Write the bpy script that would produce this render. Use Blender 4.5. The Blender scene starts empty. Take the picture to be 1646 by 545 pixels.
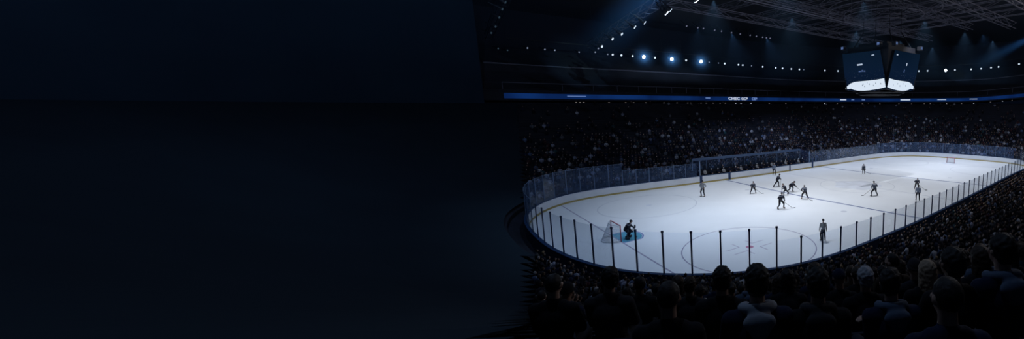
import bpy, bmesh, math, random
import numpy as np
from mathutils import Vector, Matrix, noise
random.seed(7); rng = np.random.RandomState(11)
scn = bpy.context.scene
COL = scn.collection
PI = math.pi

# ------------------------------------------------------------------ camera
CAM = Vector((-47.12, -35.24, 11.8)); HEAD = math.radians(46.04)
F, CX, CY, HY = 640.0, 1262.0, 272.5, 170.0
PITCH = -math.atan((CY - HY) / F)
FW = Vector((math.cos(PITCH) * math.cos(HEAD), math.cos(PITCH) * math.sin(HEAD), math.sin(PITCH)))
RT = Vector((math.sin(HEAD), -math.cos(HEAD), 0)); UP = RT.cross(FW)
cd = bpy.data.cameras.new('camera'); cam = bpy.data.objects.new('camera', cd); COL.objects.link(cam)
cam.location = CAM; cam.rotation_euler = (PI / 2 + PITCH, 0, HEAD - PI / 2)
cd.sensor_fit = 'HORIZONTAL'; cd.sensor_width = 36; cd.lens = F / 1646 * 36; cd.shift_x = (823 - CX) / 1646
cd.clip_start = 0.1; cd.clip_end = 600
scn.camera = cam

def at(px, py, z=0.0):
    """ground point at height z seen at a photo position"""
    d = FW + RT * ((px - CX) / F) - UP * ((py - CY) / F)
    return CAM + d * ((z - CAM.z) / d.z)
def proj(p):
    v = Vector(p) - CAM; w = v.dot(FW)
    if w < 0.3: return None
    return CX + F * v.dot(RT) / w, CY - F * v.dot(UP) / w, w

# ------------------------------------------------------------------ helpers
def link(name, me, mat=None, parent=None, loc=None):
    o = bpy.data.objects.new(name, me); COL.objects.link(o)
    if mat is not None and me is not None:
        if len(me.materials) == 0: me.materials.append(mat)
        elif me.materials[0] != mat:
            o.material_slots[0].link = 'OBJECT'; o.material_slots[0].material = mat
    if parent is not None: o.parent = parent
    if loc is not None: o.location = loc
    return o
def tag(o, label, cat, group=None, kind=None):
    o['label'] = label; o['category'] = cat
    if group: o['group'] = group
    if kind: o['kind'] = kind
    return o
def structure(o, label, cat):
    o['kind'] = 'structure'; o['label'] = label; o['category'] = cat; return o
def empty(name, loc=(0, 0, 0), rz=0):
    o = bpy.data.objects.new(name, None); COL.objects.link(o); o.location = loc; o.rotation_euler = (0, 0, rz); return o
ONES = 'zeroth first second third fourth fifth sixth seventh eighth ninth tenth eleventh twelfth thirteenth fourteenth fifteenth sixteenth seventeenth eighteenth nineteenth twentieth'.split()
def nth(n):
    if n <= 20: return ONES[n]
    return '%d%s' % (n, 'th' if n % 100 in (11, 12, 13) else {1: 'st', 2: 'nd', 3: 'rd'}.get(n % 10, 'th'))

class B:
    """collects shapes into one mesh"""
    def __init__(s): s.bm = bmesh.new()
    def box(s, c, d, rz=0, m=None):
        M = Matrix.Translation(c) @ Matrix.Rotation(rz, 4, 'Z') @ (m or Matrix()) @ Matrix.Diagonal((d[0], d[1], d[2], 1))
        bmesh.ops.create_cube(s.bm, size=1, matrix=M); return s
    def tube(s, p0, p1, r0, r1=None, n=10, caps=True):
        p0, p1 = Vector(p0), Vector(p1); r1 = r0 if r1 is None else r1; d = p1 - p0
        if d.length < 1e-6: return s
        M = Matrix.Translation((p0 + p1) / 2) @ d.to_track_quat('Z', 'Y').to_matrix().to_4x4()
        bmesh.ops.create_cone(s.bm, cap_ends=caps, segments=n, radius1=r0, radius2=r1, depth=d.length, matrix=M); return s
    def ball(s, c, r, n=12, rot=None):
        if not hasattr(r, '__len__'): r = (r, r, r)
        M = Matrix.Translation(c) @ (rot or Matrix()) @ Matrix.Diagonal((r[0], r[1], r[2], 1))
        bmesh.ops.create_uvsphere(s.bm, u_segments=n, v_segments=max(6, n * 2 // 3), radius=1, matrix=M); return s
    def cap(s, p0, p1, r0, r1=None, n=12):
        r1 = r0 if r1 is None else r1
        s.tube(p0, p1, r0, r1, n); s.ball(p0, r0, n); s.ball(p1, r1, n); return s
    def path(s, pts, r, n=8):
        for a, b in zip(pts, pts[1:]): s.tube(a, b, r, n=n)
        for a in pts[1:-1]: s.ball(a, r, n)
        return s
    def prism(s, pts, z0, z1):
        vs = [s.bm.verts.new((x, y, z0)) for x, y in pts]; f = s.bm.faces.new(vs)
        r = bmesh.ops.extrude_face_region(s.bm, geom=[f])
        for v in r['geom']:
            if isinstance(v, bmesh.types.BMVert): v.co.z = z1
        bmesh.ops.recalc_face_normals(s.bm, faces=s.bm.faces); return s
    def mesh(s, name, smooth=False):
        me = bpy.data.meshes.new(name); s.bm.to_mesh(me); s.bm.free()
        if smooth: me.polygons.foreach_set('use_smooth', [True] * len(me.polygons))
        return me
    def link(s, name, mat, parent=None, loc=None, smooth=False):
        return link(name, s.mesh(name, smooth), mat, parent, loc)

def blob(name, b, voxel, smooth=4, cut=None):
    """melts the collected shapes into one continuous surface"""
    me = b.mesh(name + '_raw'); o = bpy.data.objects.new('tmp', me); COL.objects.link(o)
    m = o.modifiers.new('r', 'REMESH'); m.mode = 'VOXEL'; m.voxel_size = voxel
    if smooth:
        m = o.modifiers.new('s', 'SMOOTH'); m.factor = 0.5; m.iterations = smooth
    dg = bpy.context.evaluated_depsgraph_get(); out = bpy.data.meshes.new_from_object(o.evaluated_get(dg))
    bpy.data.objects.remove(o); bpy.data.meshes.remove(me); out.name = name; out.materials.clear()
    if cut:
        bm = bmesh.new(); bm.from_mesh(out)
        bmesh.ops.delete(bm, geom=[f for f in bm.faces if cut(f.calc_center_median())], context='FACES'); bm.to_mesh(out); bm.free()
    out.polygons.foreach_set('use_smooth', [True] * len(out.polygons)); return out

# ------------------------------------------------------------------ materials
def mat(name, col, rough=0.7, metal=0.0, spec=0.3, emit=None, es=1.0, bump=0, bscale=40, var=0):
    m = bpy.data.materials.new(name); m.use_nodes = True; nt = m.node_tree; p = nt.nodes['Principled BSDF']
    p.inputs['Base Color'].default_value = (*col, 1); p.inputs['Roughness'].default_value = rough
    p.inputs['Metallic'].default_value = metal; p.inputs['Specular IOR Level'].default_value = spec
    if emit: p.inputs['Emission Color'].default_value = (*emit, 1); p.inputs['Emission Strength'].default_value = es
    if bump or var:
        tc = nt.nodes.new('ShaderNodeTexCoord'); nz = nt.nodes.new('ShaderNodeTexNoise'); nz.inputs['Scale'].default_value = bscale
        nz.inputs['Detail'].default_value = 4; nt.links.new(tc.outputs['Object'], nz.inputs['Vector'])
        if bump:
            bp = nt.nodes.new('ShaderNodeBump'); bp.inputs['Strength'].default_value = bump; bp.inputs['Distance'].default_value = 0.02
            nt.links.new(nz.outputs['Fac'], bp.inputs['Height']); nt.links.new(bp.outputs['Normal'], p.inputs['Normal'])
        if var:
            rp = nt.nodes.new('ShaderNodeValToRGB'); e = rp.color_ramp.elements
            e[0].position = 0.3; e[1].position = 0.7
            e[0].color = (*[c * (1 - var) for c in col], 1); e[1].color = (*[min(1, c * (1 + var)) for c in col], 1)
            nt.links.new(nz.outputs['Fac'], rp.inputs['Fac']); nt.links.new(rp.outputs['Color'], p.inputs['Base Color'])
    return m
def emitter(name, col, s, sample=False):
    m = bpy.data.materials.new(name); m.use_nodes = True; nt = m.node_tree; nt.nodes.clear()
    e = nt.nodes.new('ShaderNodeEmission'); e.inputs['Color'].default_value = (*col, 1); e.inputs['Strength'].default_value = s
    o = nt.nodes.new('ShaderNodeOutputMaterial'); nt.links.new(e.outputs[0], o.inputs['Surface'])
    if not sample: m.cycles.emission_sampling = 'NONE'
    return m
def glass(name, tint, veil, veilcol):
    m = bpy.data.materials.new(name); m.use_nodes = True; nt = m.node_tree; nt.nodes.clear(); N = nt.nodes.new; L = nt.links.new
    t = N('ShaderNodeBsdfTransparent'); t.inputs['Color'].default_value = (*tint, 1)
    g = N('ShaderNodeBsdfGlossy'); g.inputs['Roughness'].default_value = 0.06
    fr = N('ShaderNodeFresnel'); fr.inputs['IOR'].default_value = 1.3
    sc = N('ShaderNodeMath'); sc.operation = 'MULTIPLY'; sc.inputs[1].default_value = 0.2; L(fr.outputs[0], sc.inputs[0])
    d = N('ShaderNodeBsdfDiffuse'); d.inputs['Color'].default_value = (*veilcol, 1)  # diffuse colour stands in for blue haze and reflection on the glass
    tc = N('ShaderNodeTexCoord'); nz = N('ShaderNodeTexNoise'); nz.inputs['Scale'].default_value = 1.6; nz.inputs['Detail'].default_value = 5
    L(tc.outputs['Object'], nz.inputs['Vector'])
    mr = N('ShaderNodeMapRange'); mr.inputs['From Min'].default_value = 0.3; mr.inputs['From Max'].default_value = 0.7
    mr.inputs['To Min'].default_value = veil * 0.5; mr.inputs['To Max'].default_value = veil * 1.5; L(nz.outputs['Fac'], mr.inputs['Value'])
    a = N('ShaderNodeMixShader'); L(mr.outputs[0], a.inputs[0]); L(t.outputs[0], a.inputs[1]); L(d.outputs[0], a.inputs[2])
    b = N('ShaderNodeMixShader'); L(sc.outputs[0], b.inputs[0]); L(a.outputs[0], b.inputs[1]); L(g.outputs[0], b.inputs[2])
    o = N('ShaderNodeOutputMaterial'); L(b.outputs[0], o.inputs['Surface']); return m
M = {}
M['ice'] = mat('ice', (0.78, 0.83, 0.90), 0.32, spec=0.25, var=0.035, bscale=0.22)
M['boards'] = mat('white_boards', (0.72, 0.76, 0.82), 0.45, var=0.06, bscale=0.8)
M['kick'] = mat('yellow_kick', (0.42, 0.34, 0.13), 0.5)
M['blue_cap'] = mat('navy_cap', (0.02, 0.05, 0.13), 0.4)
M['board_back'] = mat('navy_back', (0.012, 0.028, 0.07), 0.6)
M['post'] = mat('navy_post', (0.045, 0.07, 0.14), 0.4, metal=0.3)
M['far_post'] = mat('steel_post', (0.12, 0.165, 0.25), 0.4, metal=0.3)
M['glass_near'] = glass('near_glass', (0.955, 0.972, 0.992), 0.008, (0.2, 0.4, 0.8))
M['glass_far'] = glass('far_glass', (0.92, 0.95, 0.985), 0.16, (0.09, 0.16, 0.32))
M['line'] = mat('line_blue', (0.13, 0.18, 0.36), 0.4)
M['line_soft'] = mat('line_faded', (0.60, 0.645, 0.74), 0.4)
M['goal_line'] = mat('line_mauve', (0.36, 0.36, 0.50), 0.4)
M['crease'] = mat('crease_teal', (0.10, 0.36, 0.52), 0.4)
M['crease_edge'] = mat('crease_violet', (0.22, 0.27, 0.56), 0.4)
M['dot'] = mat('dot_red', (0.50, 0.22, 0.36), 0.4); M['hash'] = mat('hash_mauve', (0.52, 0.50, 0.64), 0.4)
M['logo'] = mat('logo_grey', (0.68, 0.74, 0.85), 0.4, var=0.12, bscale=0.5)
M['stand'] = mat('dark_seating', (0.014, 0.017, 0.030), 0.8, var=0.3, bscale=0.4)
M['upper'] = mat('dark_concrete', (0.016, 0.021, 0.036), 0.8, var=0.35, bscale=0.15)
M['rail'] = mat('grey_rail', (0.12, 0.13, 0.19), 0.5)
M['truss'] = mat('truss_steel', (0.13, 0.13, 0.175), 0.5, metal=0.2)
M['ceiling'] = mat('roof_deck', (0.004, 0.005, 0.010), 0.9, var=0.5, bscale=0.08)
M['black'] = mat('black_metal', (0.008, 0.009, 0.014), 0.5)
M['wall'] = mat('wall_dark', (0.012, 0.016, 0.03), 0.9)

# ------------------------------------------------------------------ the rink outline
CTRL = [(-39.85, 1.5), (-39.6, 7), (-38.2, 12.2), (-35.2, 16.3), (-31, 18.2), (-26, 18.2), (-21, 17.8), (-15, 17.2), (-9, 16.55), (-1, 16), (6, 15.8), (14, 15.65), (22, 15.4), (28, 15.2), (33.5, 14.3), (38.3, 11.9), (41, 8.2), (42.3, 2.8), (43, -3.5), (43, -8), (41.5, -11.5), (38, -14), (32, -14.9), (21, -15.5), (8.5, -16.4), (-5, -17.35), (-15, -17.9), (-24, -17.85), (-27, -17.6), (-30, -16.8), (-32.6, -15.4), (-34.7, -13.7), (-36.3, -12), (-37.8, -9.7), (-38.8, -7), (-39.4, -4.5), (-39.8, -1.5)]
def catmull(P, k=24):
    P = np.array(P, float); n = len(P); out = []
    for i in range(n):
        p0, p1, p2, p3 = P[i - 1], P[i], P[(i + 1) % n], P[(i + 2) % n]
        for j in range(k):
            t = j / k
            out.append(0.5 * ((2 * p1) + (-p0 + p2) * t + (2 * p0 - 5 * p1 + 4 * p2 - p3) * t * t + (-p0 + 3 * p1 - 3 * p2 + p3) * t ** 3))
    return np.array(out)
def resample(P, n):
    Q = np.vstack([P, P[:1]]); s = np.concatenate([[0], np.cumsum(np.linalg.norm(np.diff(Q, axis=0), axis=1))])
    u = np.linspace(0, s[-1], n, endpoint=False)
    return np.stack([np.interp(u, s, Q[:, 0]), np.interp(u, s, Q[:, 1])], 1), s[-1]
NO = 420
OUT, PERIM = resample(catmull(CTRL), NO)
ker = np.exp(-0.5 * (np.arange(-9, 10) / 3.5) ** 2); ker /= ker.sum()
OUT = sum(k * np.roll(OUT, j - 9, axis=0) for j, k in enumerate(ker))
OUT, PERIM = resample(OUT, NO)
def normals(P):
    t = np.roll(P, -1, 0) - np.roll(P, 1, 0); t /= np.linalg.norm(t, axis=1)[:, None]; return np.stack([-t[:, 1], t[:, 0]], 1)
NRM = normals(OUT)
for _ in range(3): NRM = (np.roll(NRM, 3, 0) + NRM + np.roll(NRM, -3, 0)); NRM /= np.linalg.norm(NRM, axis=1)[:, None]
def ring(d): return OUT + NRM * d
def near_idx(p, d=0.0):
    return int(np.argmin(np.linalg.norm(ring(d) - np.array([p[0], p[1]]), axis=1)))
def lift(P):
    s = lambda x: np.clip(x, 0, 1) ** 2 * (3 - 2 * np.clip(x, 0, 1))
    return 1.5 * s((P[:, 0] - 22) / 34) * s((14 - P[:, 1]) / 26)
def sweep(name, prof, mt, parent=None, i0=0, i1=None, raise_=False, closed=False):
    """profile of (offset, z) carried round the rink outline; i0..i1 = part of it"""
    full = i1 is None; idx = np.arange(NO) if full else np.arange(i0, i1 + 1) % NO
    n, k = len(idx), len(prof); V = np.zeros((k, n, 3))
    for a, (d, z) in enumerate(prof):
        R = ring(d)[idx]; V[a, :, :2] = R; V[a, :, 2] = z + (lift(R) if raise_ else 0)
    fs = []
    for a in range(k if closed else k - 1):
        b = (a + 1) % k
        for j in range(n if full else n - 1):
            j2 = (j + 1) % n; fs.append((a * n + j, a * n + j2, b * n + j2, b * n + j))
    if closed and not full:
        fs.append(tuple(a * n for a in range(k))); fs.append(tuple(a * n + n - 1 for a in range(k))[::-1])
    me = bpy.data.meshes.new(name); me.from_pydata(V.reshape(-1, 3).tolist(), [], fs)
    bm = bmesh.new(); bm.from_mesh(me); bmesh.ops.recalc_face_normals(bm, faces=bm.faces); bm.to_mesh(me); bm.free()
    return link(name, me, mt, parent)

# ------------------------------------------------------------------ the setting
fl = B().prism([(-130, -120), (150, -120), (150, 120), (-130, 120)], -0.6, -0.1).link('floor', M['wall'])
structure(fl, 'dark arena floor under the ice and stands', 'floor')
ce = B().prism([(-130, -120), (150, -120), (150, 120), (-130, 120)], 31.0, 31.5).link('ceiling', M['ceiling'])
structure(ce, 'dark roof deck high above the rink', 'ceiling')

ice = link('ice_sheet', B().prism(ring(-0.01).tolist(), -0.1, 0).mesh('ice_sheet'), M['ice'])
structure(ice, 'white ice sheet with painted lines inside the boards', 'ice rink')
def clip_in(x, d=-0.05):
    R = ring(d); ys = []
    for a, b in zip(R, np.roll(R, -1, 0)):
        if (a[0] - x) * (b[0] - x) <= 0 and a[0] != b[0]: ys.append(a[1] + (b[1] - a[1]) * (x - a[0]) / (b[0] - a[0]))
    return min(ys), max(ys)
def strip(name, pts, w, m, z=0.004):
    b = B()
    for p, q in zip(pts, pts[1:]):
        p, q = Vector((*p, 0)), Vector((*q, 0)); d = (q - p)
        b.box((*((p + q) / 2).xy, z / 2 + 0.001), (d.length + 0.02, w, z), math.atan2(d.y, d.x))
    return b.link(name, m, ice)
def arc(c, r, a0, a1, n=40): return [(c[0] + r * math.cos(a0 + (a1 - a0) * i / n), c[1] + r * math.sin(a0 + (a1 - a0) * i / n)) for i in range(n + 1)]
y0, y1 = clip_in(-34.2); strip('goal_line', [(-34.2, y0), (-34.2, y1)], 0.13, M['goal_line'])
y0, y1 = clip_in(34.8); strip('goal_line', [(34.8, y0), (34.8, y1)], 0.10, M['line_soft'])
y0, y1 = clip_in(-9.6); strip('blue_line', [(-10.3, y1), (-9.9, 0), (-8.2, y0 + 0.2)], 0.30, M['line'])
y0, y1 = clip_in(13); strip('blue_line', [(11.3, y1), (12.6, 0), (15.4, y0 + 0.6)], 0.30, M['line'])
y0, y1 = clip_in(2.0); strip('center_line', [(1.2, y1), (2.4, y0 + 0.2)], 0.22, M['line_soft'])
for c, m in (((-26.9, -10.0), M['goal_line']), ((-26.6, 9.6), M['line_soft']), ((29, -8.6), M['line_soft']), ((29, 8.2), M['line_soft'])):
    strip('face_off_circle', arc(c, 5.6, 0, 2 * PI, 64), 0.10, m)
B().prism(arc((-26.9, -9.95), 0.33, 0, 2 * PI - 0.2, 20), 0.001, 0.006).link('face_off_dot', M['dot'], ice)
B().prism(arc((-26.6, 9.6), 0.34, 0, 2 * PI - 0.2, 20), 0.001, 0.006).link('face_off_dot', M['logo'], ice)
for sx in (-1, 1):
    for sy in (-1, 1):
        strip('hash_mark', [(-26.9 + sx * 2.0, -9.95 + sy * 0.55), (-26.9 + sx * 0.7, -9.95 + sy * 0.55), (-26.9 + sx * 0.7, -9.95 + sy * 1.5)], 0.10, M['hash'])
for p in ((-12.5, 8.4), (-12.0, -8.4), (17, 7.5), (17.6, -7.5)):
    B().prism(arc(p, 0.36, 0, 2 * PI - 0.2, 20), 0.001, 0.005).link('neutral_dot', M['line_soft'], ice)
strip('center_circle', arc((1.6, -0.3), 5.5, 0, 2 * PI, 64), 0.09, M['line_soft'])
B().prism([(1.6 + (3.4 + 0.35 * math.sin(5 * a)) * math.cos(a), -0.3 + (3.4 + 0.35 * math.sin(5 * a)) * math.sin(a)) for a in np.linspace(0, 2 * PI, 60, endpoint=False)], 0.0005, 0.003).link('center_emblem', M['logo'], ice)
B().prism([(-34.15, -1.5)] + [(-34.15 + 2.15 * math.cos(a), 2.15 * math.sin(a) * 0.95) for a in np.linspace(-0.77, 0.77, 20)] + [(-34.15, 1.5)], 0.0005, 0.003).link('crease', M['crease'], ice)
strip('crease_edge', [(-34.1, -1.55)] + [(-34.15 + 2.25 * math.cos(a), 2.25 * math.sin(a) * 0.95) for a in np.linspace(-0.77, 0.77, 20)] + [(-34.1, 1.55)], 0.13, M['crease_edge'])
B().prism([(34.8, -1.5)] + [(34.8 - 2.15 * math.cos(a), 2.15 * math.sin(a) * 0.95) for a in np.linspace(-0.77, 0.77, 20)] + [(34.8, 1.5)], 0.0005, 0.003).link('crease', M['logo'], ice)

# boards: one continuous ring of white walls
bd = sweep('rink_boards', [(0.0, 0.22), (0.0, 1.08), (0.16, 1.08), (0.16, 0.22)], M['boards'], closed=True)
tag(bd, 'white rink boards with yellow kick strip running right round the ice', 'rink boards')
sweep('kick_plate', [(-0.02, 0), (-0.02, 0.21), (0.16, 0.21), (0.16, 0)], M['kick'], bd, closed=True)
sweep('cap_rail', [(-0.03, 1.085), (-0.03, 1.15), (0.26, 1.15), (0.26, 1.085)], M['blue_cap'], bd, closed=True)
sweep('back_panel', [(0.165, -0.05), (0.165, 1.08), (0.24, 1.08), (0.24, -0.05)], M['board_back'], bd, closed=True)
for px, py in ((1130, 295), (1173, 289.5), (1271, 275), (1304, 269.5)):
    p = at(px, py); i = near_idx(p); q, n = OUT[i], NRM[i]
    B().box((q[0] - n[0] * 0.03, q[1] - n[1] * 0.03, 0.6), (0.42 if px != 1271 else 0.25, 0.07, 1.2), math.atan2(n[1], n[0]) - PI / 2).link('gate_post', M['blue_cap'], bd)

# glass panels above the boards
def seg_panels():
    n = int(PERIM / 1.81); best = None
    for ph in np.linspace(0, 1.81, 25, endpoint=False):   # start the joints where a post stands in the photo
        Q = np.vstack([OUT, OUT[:1]]); ss = np.concatenate([[0], np.cumsum(np.linalg.norm(np.diff(Q, axis=0), axis=1))]); u = (np.arange(n) * ss[-1] / n + ph) % ss[-1]
        P = np.stack([np.interp(u, ss, Q[:, 0]), np.interp(u, ss, Q[:, 1])], 1)
        e = min(abs(proj((a[0], a[1], 1.15))[0] - 1159) for a in P if a[1] < -5 and a[0] < -20)
        if best is None or e < best[0]: best = (e, P)
    P = best[1]; return P, normals(P)
GP, GN = seg_panels()
lab_near = lab_far = 0
order = []
for i in range(len(GP)):
    a, b = i, (i + 1) % len(GP)
    mid = (GP[a] + GP[b]) / 2; pr = proj((*mid, 2))
    if pr is None or pr[0] > 1720 or pr[0] < 830: continue
    nside = GN[i][1] < -0.30 or (GN[i][0] < -0.75 and mid[1] < 3)
    order.append((pr[0], i, nside))
order.sort()
def panel_mesh(L, h, name, mtop=None):
    b = B(); b.box((0, 0, h / 2), (L - 0.03, 0.014, h)); return b.mesh(name)
cn = cf = 0
for px, i, nside in order:
    a, b = GP[i], GP[(i + 1) % len(GP)]; n = GN[i]; mid = (a + b) / 2; L = float(np.linalg.norm(b - a)); rz = math.atan2((b - a)[1], (b - a)[0])
    if nside:
        h = 2.75 if px < 1252 else 1.85
    else:
        if -14.8 < mid[0] < 8.8 and mid[1] > 5: continue        # the benches are open
        h = 2.9 if mid[0] < -27 else (1.95 if mid[0] < 30 else 2.15)
    q = mid + n * 0.08
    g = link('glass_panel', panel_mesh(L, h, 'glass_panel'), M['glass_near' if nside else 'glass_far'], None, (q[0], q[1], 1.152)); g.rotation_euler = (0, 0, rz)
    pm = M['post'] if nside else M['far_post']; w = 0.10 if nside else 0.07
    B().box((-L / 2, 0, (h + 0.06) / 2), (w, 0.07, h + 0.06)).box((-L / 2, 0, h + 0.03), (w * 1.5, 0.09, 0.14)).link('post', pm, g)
    if not nside: B().box((0, 0, h), (L - 0.1, 0.025, 0.03)).link('top_edge', pm, g)
    if nside:
        cn += 1; tag(g, 'clear glass panel on the boards before the near crowd, %s from left' % nth(cn), 'glass panel', 'glass panels along the near boards')
    else:
        cf += 1; tag(g, 'bluish glass panel on the far boards below the far crowd, %s from left' % nth(cf), 'glass panel', 'glass panels along the far boards')

# stands
ROWS, PITCHD = 31, 0.85
def row_d(r): return 1.75 + PITCHD * r
def tread(r):
    d = PITCHD * r; return 0.50 + 0.335 * min(d, 8) + 0.515 * min(max(d - 8, 0), 11) + 0.40 * max(d - 19, 0)
prof = [(0.3, -0.05)]
for r in range(ROWS):
    d, z = row_d(r), tread(r)
    prof += [(d - 0.57, z), (d - 0.17, z), (d - 0.19, z + 0.42), (d + 0.20, z + 0.40), (d + 0.25, z + 0.74), (d + 0.28, z + 0.74)]
prof.append((row_d(ROWS - 1) + 0.6, tread(ROWS - 1) + 0.9))
TOPZ = tread(ROWS - 1) + 0.9; TD = row_d(ROWS - 1) + 0.6
st = sweep('grandstand', prof, M['stand']); structure(st, 'dark lower grandstand rising in rows round the rink', 'grandstand')
ZR = 13.05
up = [(TD, TOPZ), (TD + 2.8, TOPZ + 0.02), (TD + 2.8, ZR - 0.35), (TD + 0.3, ZR - 0.35), (TD + 0.3, ZR + 1.0), (TD + 0.5, ZR + 1.45), (TD + 0.7, ZR + 1.45), (TD + 0.75, ZR + 1.0)]
for i in range(8): up += [(TD + 1.2 + 0.95 * i, ZR + 1.0 + 0.46 * i), (TD + 1.2 + 0.95 * i, ZR + 1.46 + 0.46 * i)]
d2 = TD + 1.2 + 0.95 * 8; z2 = ZR + 1.0 + 0.46 * 8
up += [(d2, z2), (d2 + 0.1, z2 + 1.6), (d2 + 0.4, z2 + 1.6), (d2 + 0.45, z2 + 0.9)]
for i in range(9): up += [(d2 + 1 + 0.95 * i, z2 + 1.0 + 0.5 * i), (d2 + 1 + 0.95 * i, z2 + 1.5 + 0.5 * i)]
ut = sweep('upper_grandstand', up, M['upper'], raise_=True); structure(ut, 'dark upper grandstand with balconies round the arena', 'grandstand')
d3, z3 = d2 + 1 + 0.95 * 9, z2 + 1.5 + 0.5 * 8
wl = sweep('wall_back', [(d3 - 0.9, z3), (d3, z3), (d3 + 0.2, 31.0)], M['wall']); structure(wl, 'dark back wall above the upper stands', 'wall')

# dark cover and upright sheet added to keep the left stands evenly dark
def ring_range(px0, z, ds):
    ok = None
    for d in ds:   # true only where every row of the band lies left of px0 (or behind the camera)
        R = ring(d); k = {i for i in range(NO) if (lambda pr: pr is None or pr[0] < px0)(proj((R[i][0], R[i][1], z))) and R[i][0] < -15}; ok = k if ok is None else ok & k
    return ok
def run_between(px0, d, z):
    ok = ring_range(px0, z, d); st = [i for i in ok if (i - 1) % NO not in ok]; best = None
    for a in st:
        k = a
        while (k + 1) % NO in ok: k = (k + 1) % NO
        n = (k - a) % NO
        if best is None or n > best[1]: best = (a, n)
    return best[0], best[0] + best[1]
M['cover_dark'] = mat('dark_cover_tone', (0.018, 0.030, 0.045), 0.95, spec=0.05, var=0.08, bscale=0.2)
M['dark_sheet'] = mat('dark_sheet_tone', (0.014, 0.031, 0.056), 0.95, spec=0.05, var=0.06, bscale=0.15)
def in_dark_left(p):
    # the left stands, kept dark under the added cover
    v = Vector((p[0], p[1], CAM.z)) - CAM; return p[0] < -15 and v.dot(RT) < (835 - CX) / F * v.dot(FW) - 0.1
vid, vs2, fs2 = {}, [], []
NF = NO * 6; fine = lambda P: np.stack([np.interp(np.arange(NF) / 6, np.arange(NO + 1), np.append(P[:, k], P[0, k])) for k in (0, 1)], 1)
COVR = [fine(ring(row_d(r) + 0.05)) for r in range(ROWS)]
for r in range(ROWS - 1):
    for i in range(NF):
        q = [(r, i), (r, (i + 1) % NF), (r + 1, (i + 1) % NF), (r + 1, i)]
        if not all(in_dark_left(COVR[a][b]) for a, b in q): continue
        for k in q:
            if k not in vid: vid[k] = len(vs2); vs2.append((*COVR[k[0]][k[1]], tread(k[0]) + 0.80))
        fs2.append([vid[k] for k in q])
me = bpy.data.meshes.new('dark_cover'); me.from_pydata(vs2, [], fs2)
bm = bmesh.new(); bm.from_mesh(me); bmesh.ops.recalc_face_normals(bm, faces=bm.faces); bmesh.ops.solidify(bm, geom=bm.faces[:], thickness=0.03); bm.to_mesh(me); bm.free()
tag(link('dark_cover', me, M['cover_dark']), 'plain dark cover added over the left stands to keep them evenly dark', 'dark cover')  # added surface, stands in for darkness over the left rows
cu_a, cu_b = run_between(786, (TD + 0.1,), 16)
ct = sweep('dark_sheet', [(TD - 0.75, 11.3), (TD - 0.75, 30.95), (TD - 0.68, 30.95), (TD - 0.68, 11.3)], M['dark_sheet'], i0=cu_a, i1=cu_b, closed=True)  # upright sheet added in place of darkness over the upper tier
tag(ct, 'tall plain dark sheet added before the left upper tier to keep it dark', 'dark_sheet')

# LED ribbon board on the balcony front
def led_material():
    m = bpy.data.materials.new('led_ribbon'); m.use_nodes = True; nt = m.node_tree; nt.nodes.clear(); N = nt.nodes.new; L = nt.links.new
    tc = N('ShaderNodeTexCoord'); nz = N('ShaderNodeTexNoise'); nz.inputs['Scale'].default_value = 0.16; nz.inputs['Detail'].default_value = 2; L(tc.outputs['Object'], nz.inputs['Vector'])
    rp = N('ShaderNodeValToRGB'); e = rp.color_ramp.elements; e[0].position = 0.35; e[0].color = (0.002, 0.010, 0.055, 1); e[1].position = 0.65; e[1].color = (0.004, 0.025, 0.12, 1)
    L(nz.outputs['Fac'], rp.inputs['Fac']); em = N('ShaderNodeEmission'); L(rp.outputs['Color'], em.inputs['Color']); em.inputs['Strength'].default_value = 1.0
    o = N('ShaderNodeOutputMaterial'); L(em.outputs[0], o.inputs['Surface']); m.cycles.emission_sampling = 'NONE'; return m
M['led'] = led_material(); M['led_white'] = emitter('led_text', (0.75, 0.82, 1.0), 0.75); M['led_dim'] = emitter('led_text_dim', (0.25, 0.4, 0.9), 0.6)
RD = TD + 0.22
rp_ = ring(RD)
def ring_at_px(px, d, z):
    R = ring(d); lz = lift(R); best = None
    for i in range(NO):
        pr = proj((R[i][0], R[i][1], z + lz[i]))
        if pr is None or pr[2] < 45: continue
        e = abs(pr[0] - px)
        if best is None or e < best[0]: best = (e, i, z + lz[i], pr)
    return best[1:]
iL = ring_at_px(812, RD, ZR)[0]; iR = ring_at_px(1690, RD, ZR)[0]
hb = [(RD, ZR - 0.02), (RD, ZR + 0.86), (RD + 0.12, ZR + 0.86), (RD + 0.12, ZR - 0.02)]
rb = sweep('ribbon_board', hb, M['led'], i0=iL, i1=iR, raise_=True, closed=True)
tag(rb, 'long blue lit LED ribbon board on the balcony front of the far stands', 'display board')
def glyphs(px, text, w, h, m, dz=0.43):
    i, z, pr = ring_at_px(px, RD, ZR + dz); p = ring(RD - 0.03)[i]; n = NRM[i]
    cu = bpy.data.curves.new('text', 'FONT'); cu.body = text; cu.align_x = 'CENTER'; cu.align_y = 'CENTER'; cu.size = h / 0.72; cu.extrude = 0.01; cu.offset = 0.03
    o = bpy.data.objects.new('tmp', cu); COL.objects.link(o); bpy.context.view_layer.update()
    k = w / max(o.dimensions.x, 0.01)
    me = bpy.data.meshes.new_from_object(o.evaluated_get(bpy.context.evaluated_depsgraph_get())); bpy.data.objects.remove(o)
    me.transform(Matrix.Diagonal((k, 1, 1, 1))); me.materials.clear()
    g = link('lettering', me, m, rb, (p[0], p[1], z)); g.rotation_euler = (PI / 2, 0, math.atan2(-n[1], -n[0]) + PI / 2)
glyphs(1179, 'CHEC', 3.4, 0.62, M['led_white']); glyphs(1198, 'GCB', 2.0, 0.62, M['led_white']); glyphs(1213, 'CEB', 1.8, 0.62, M['led_dim'])
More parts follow.
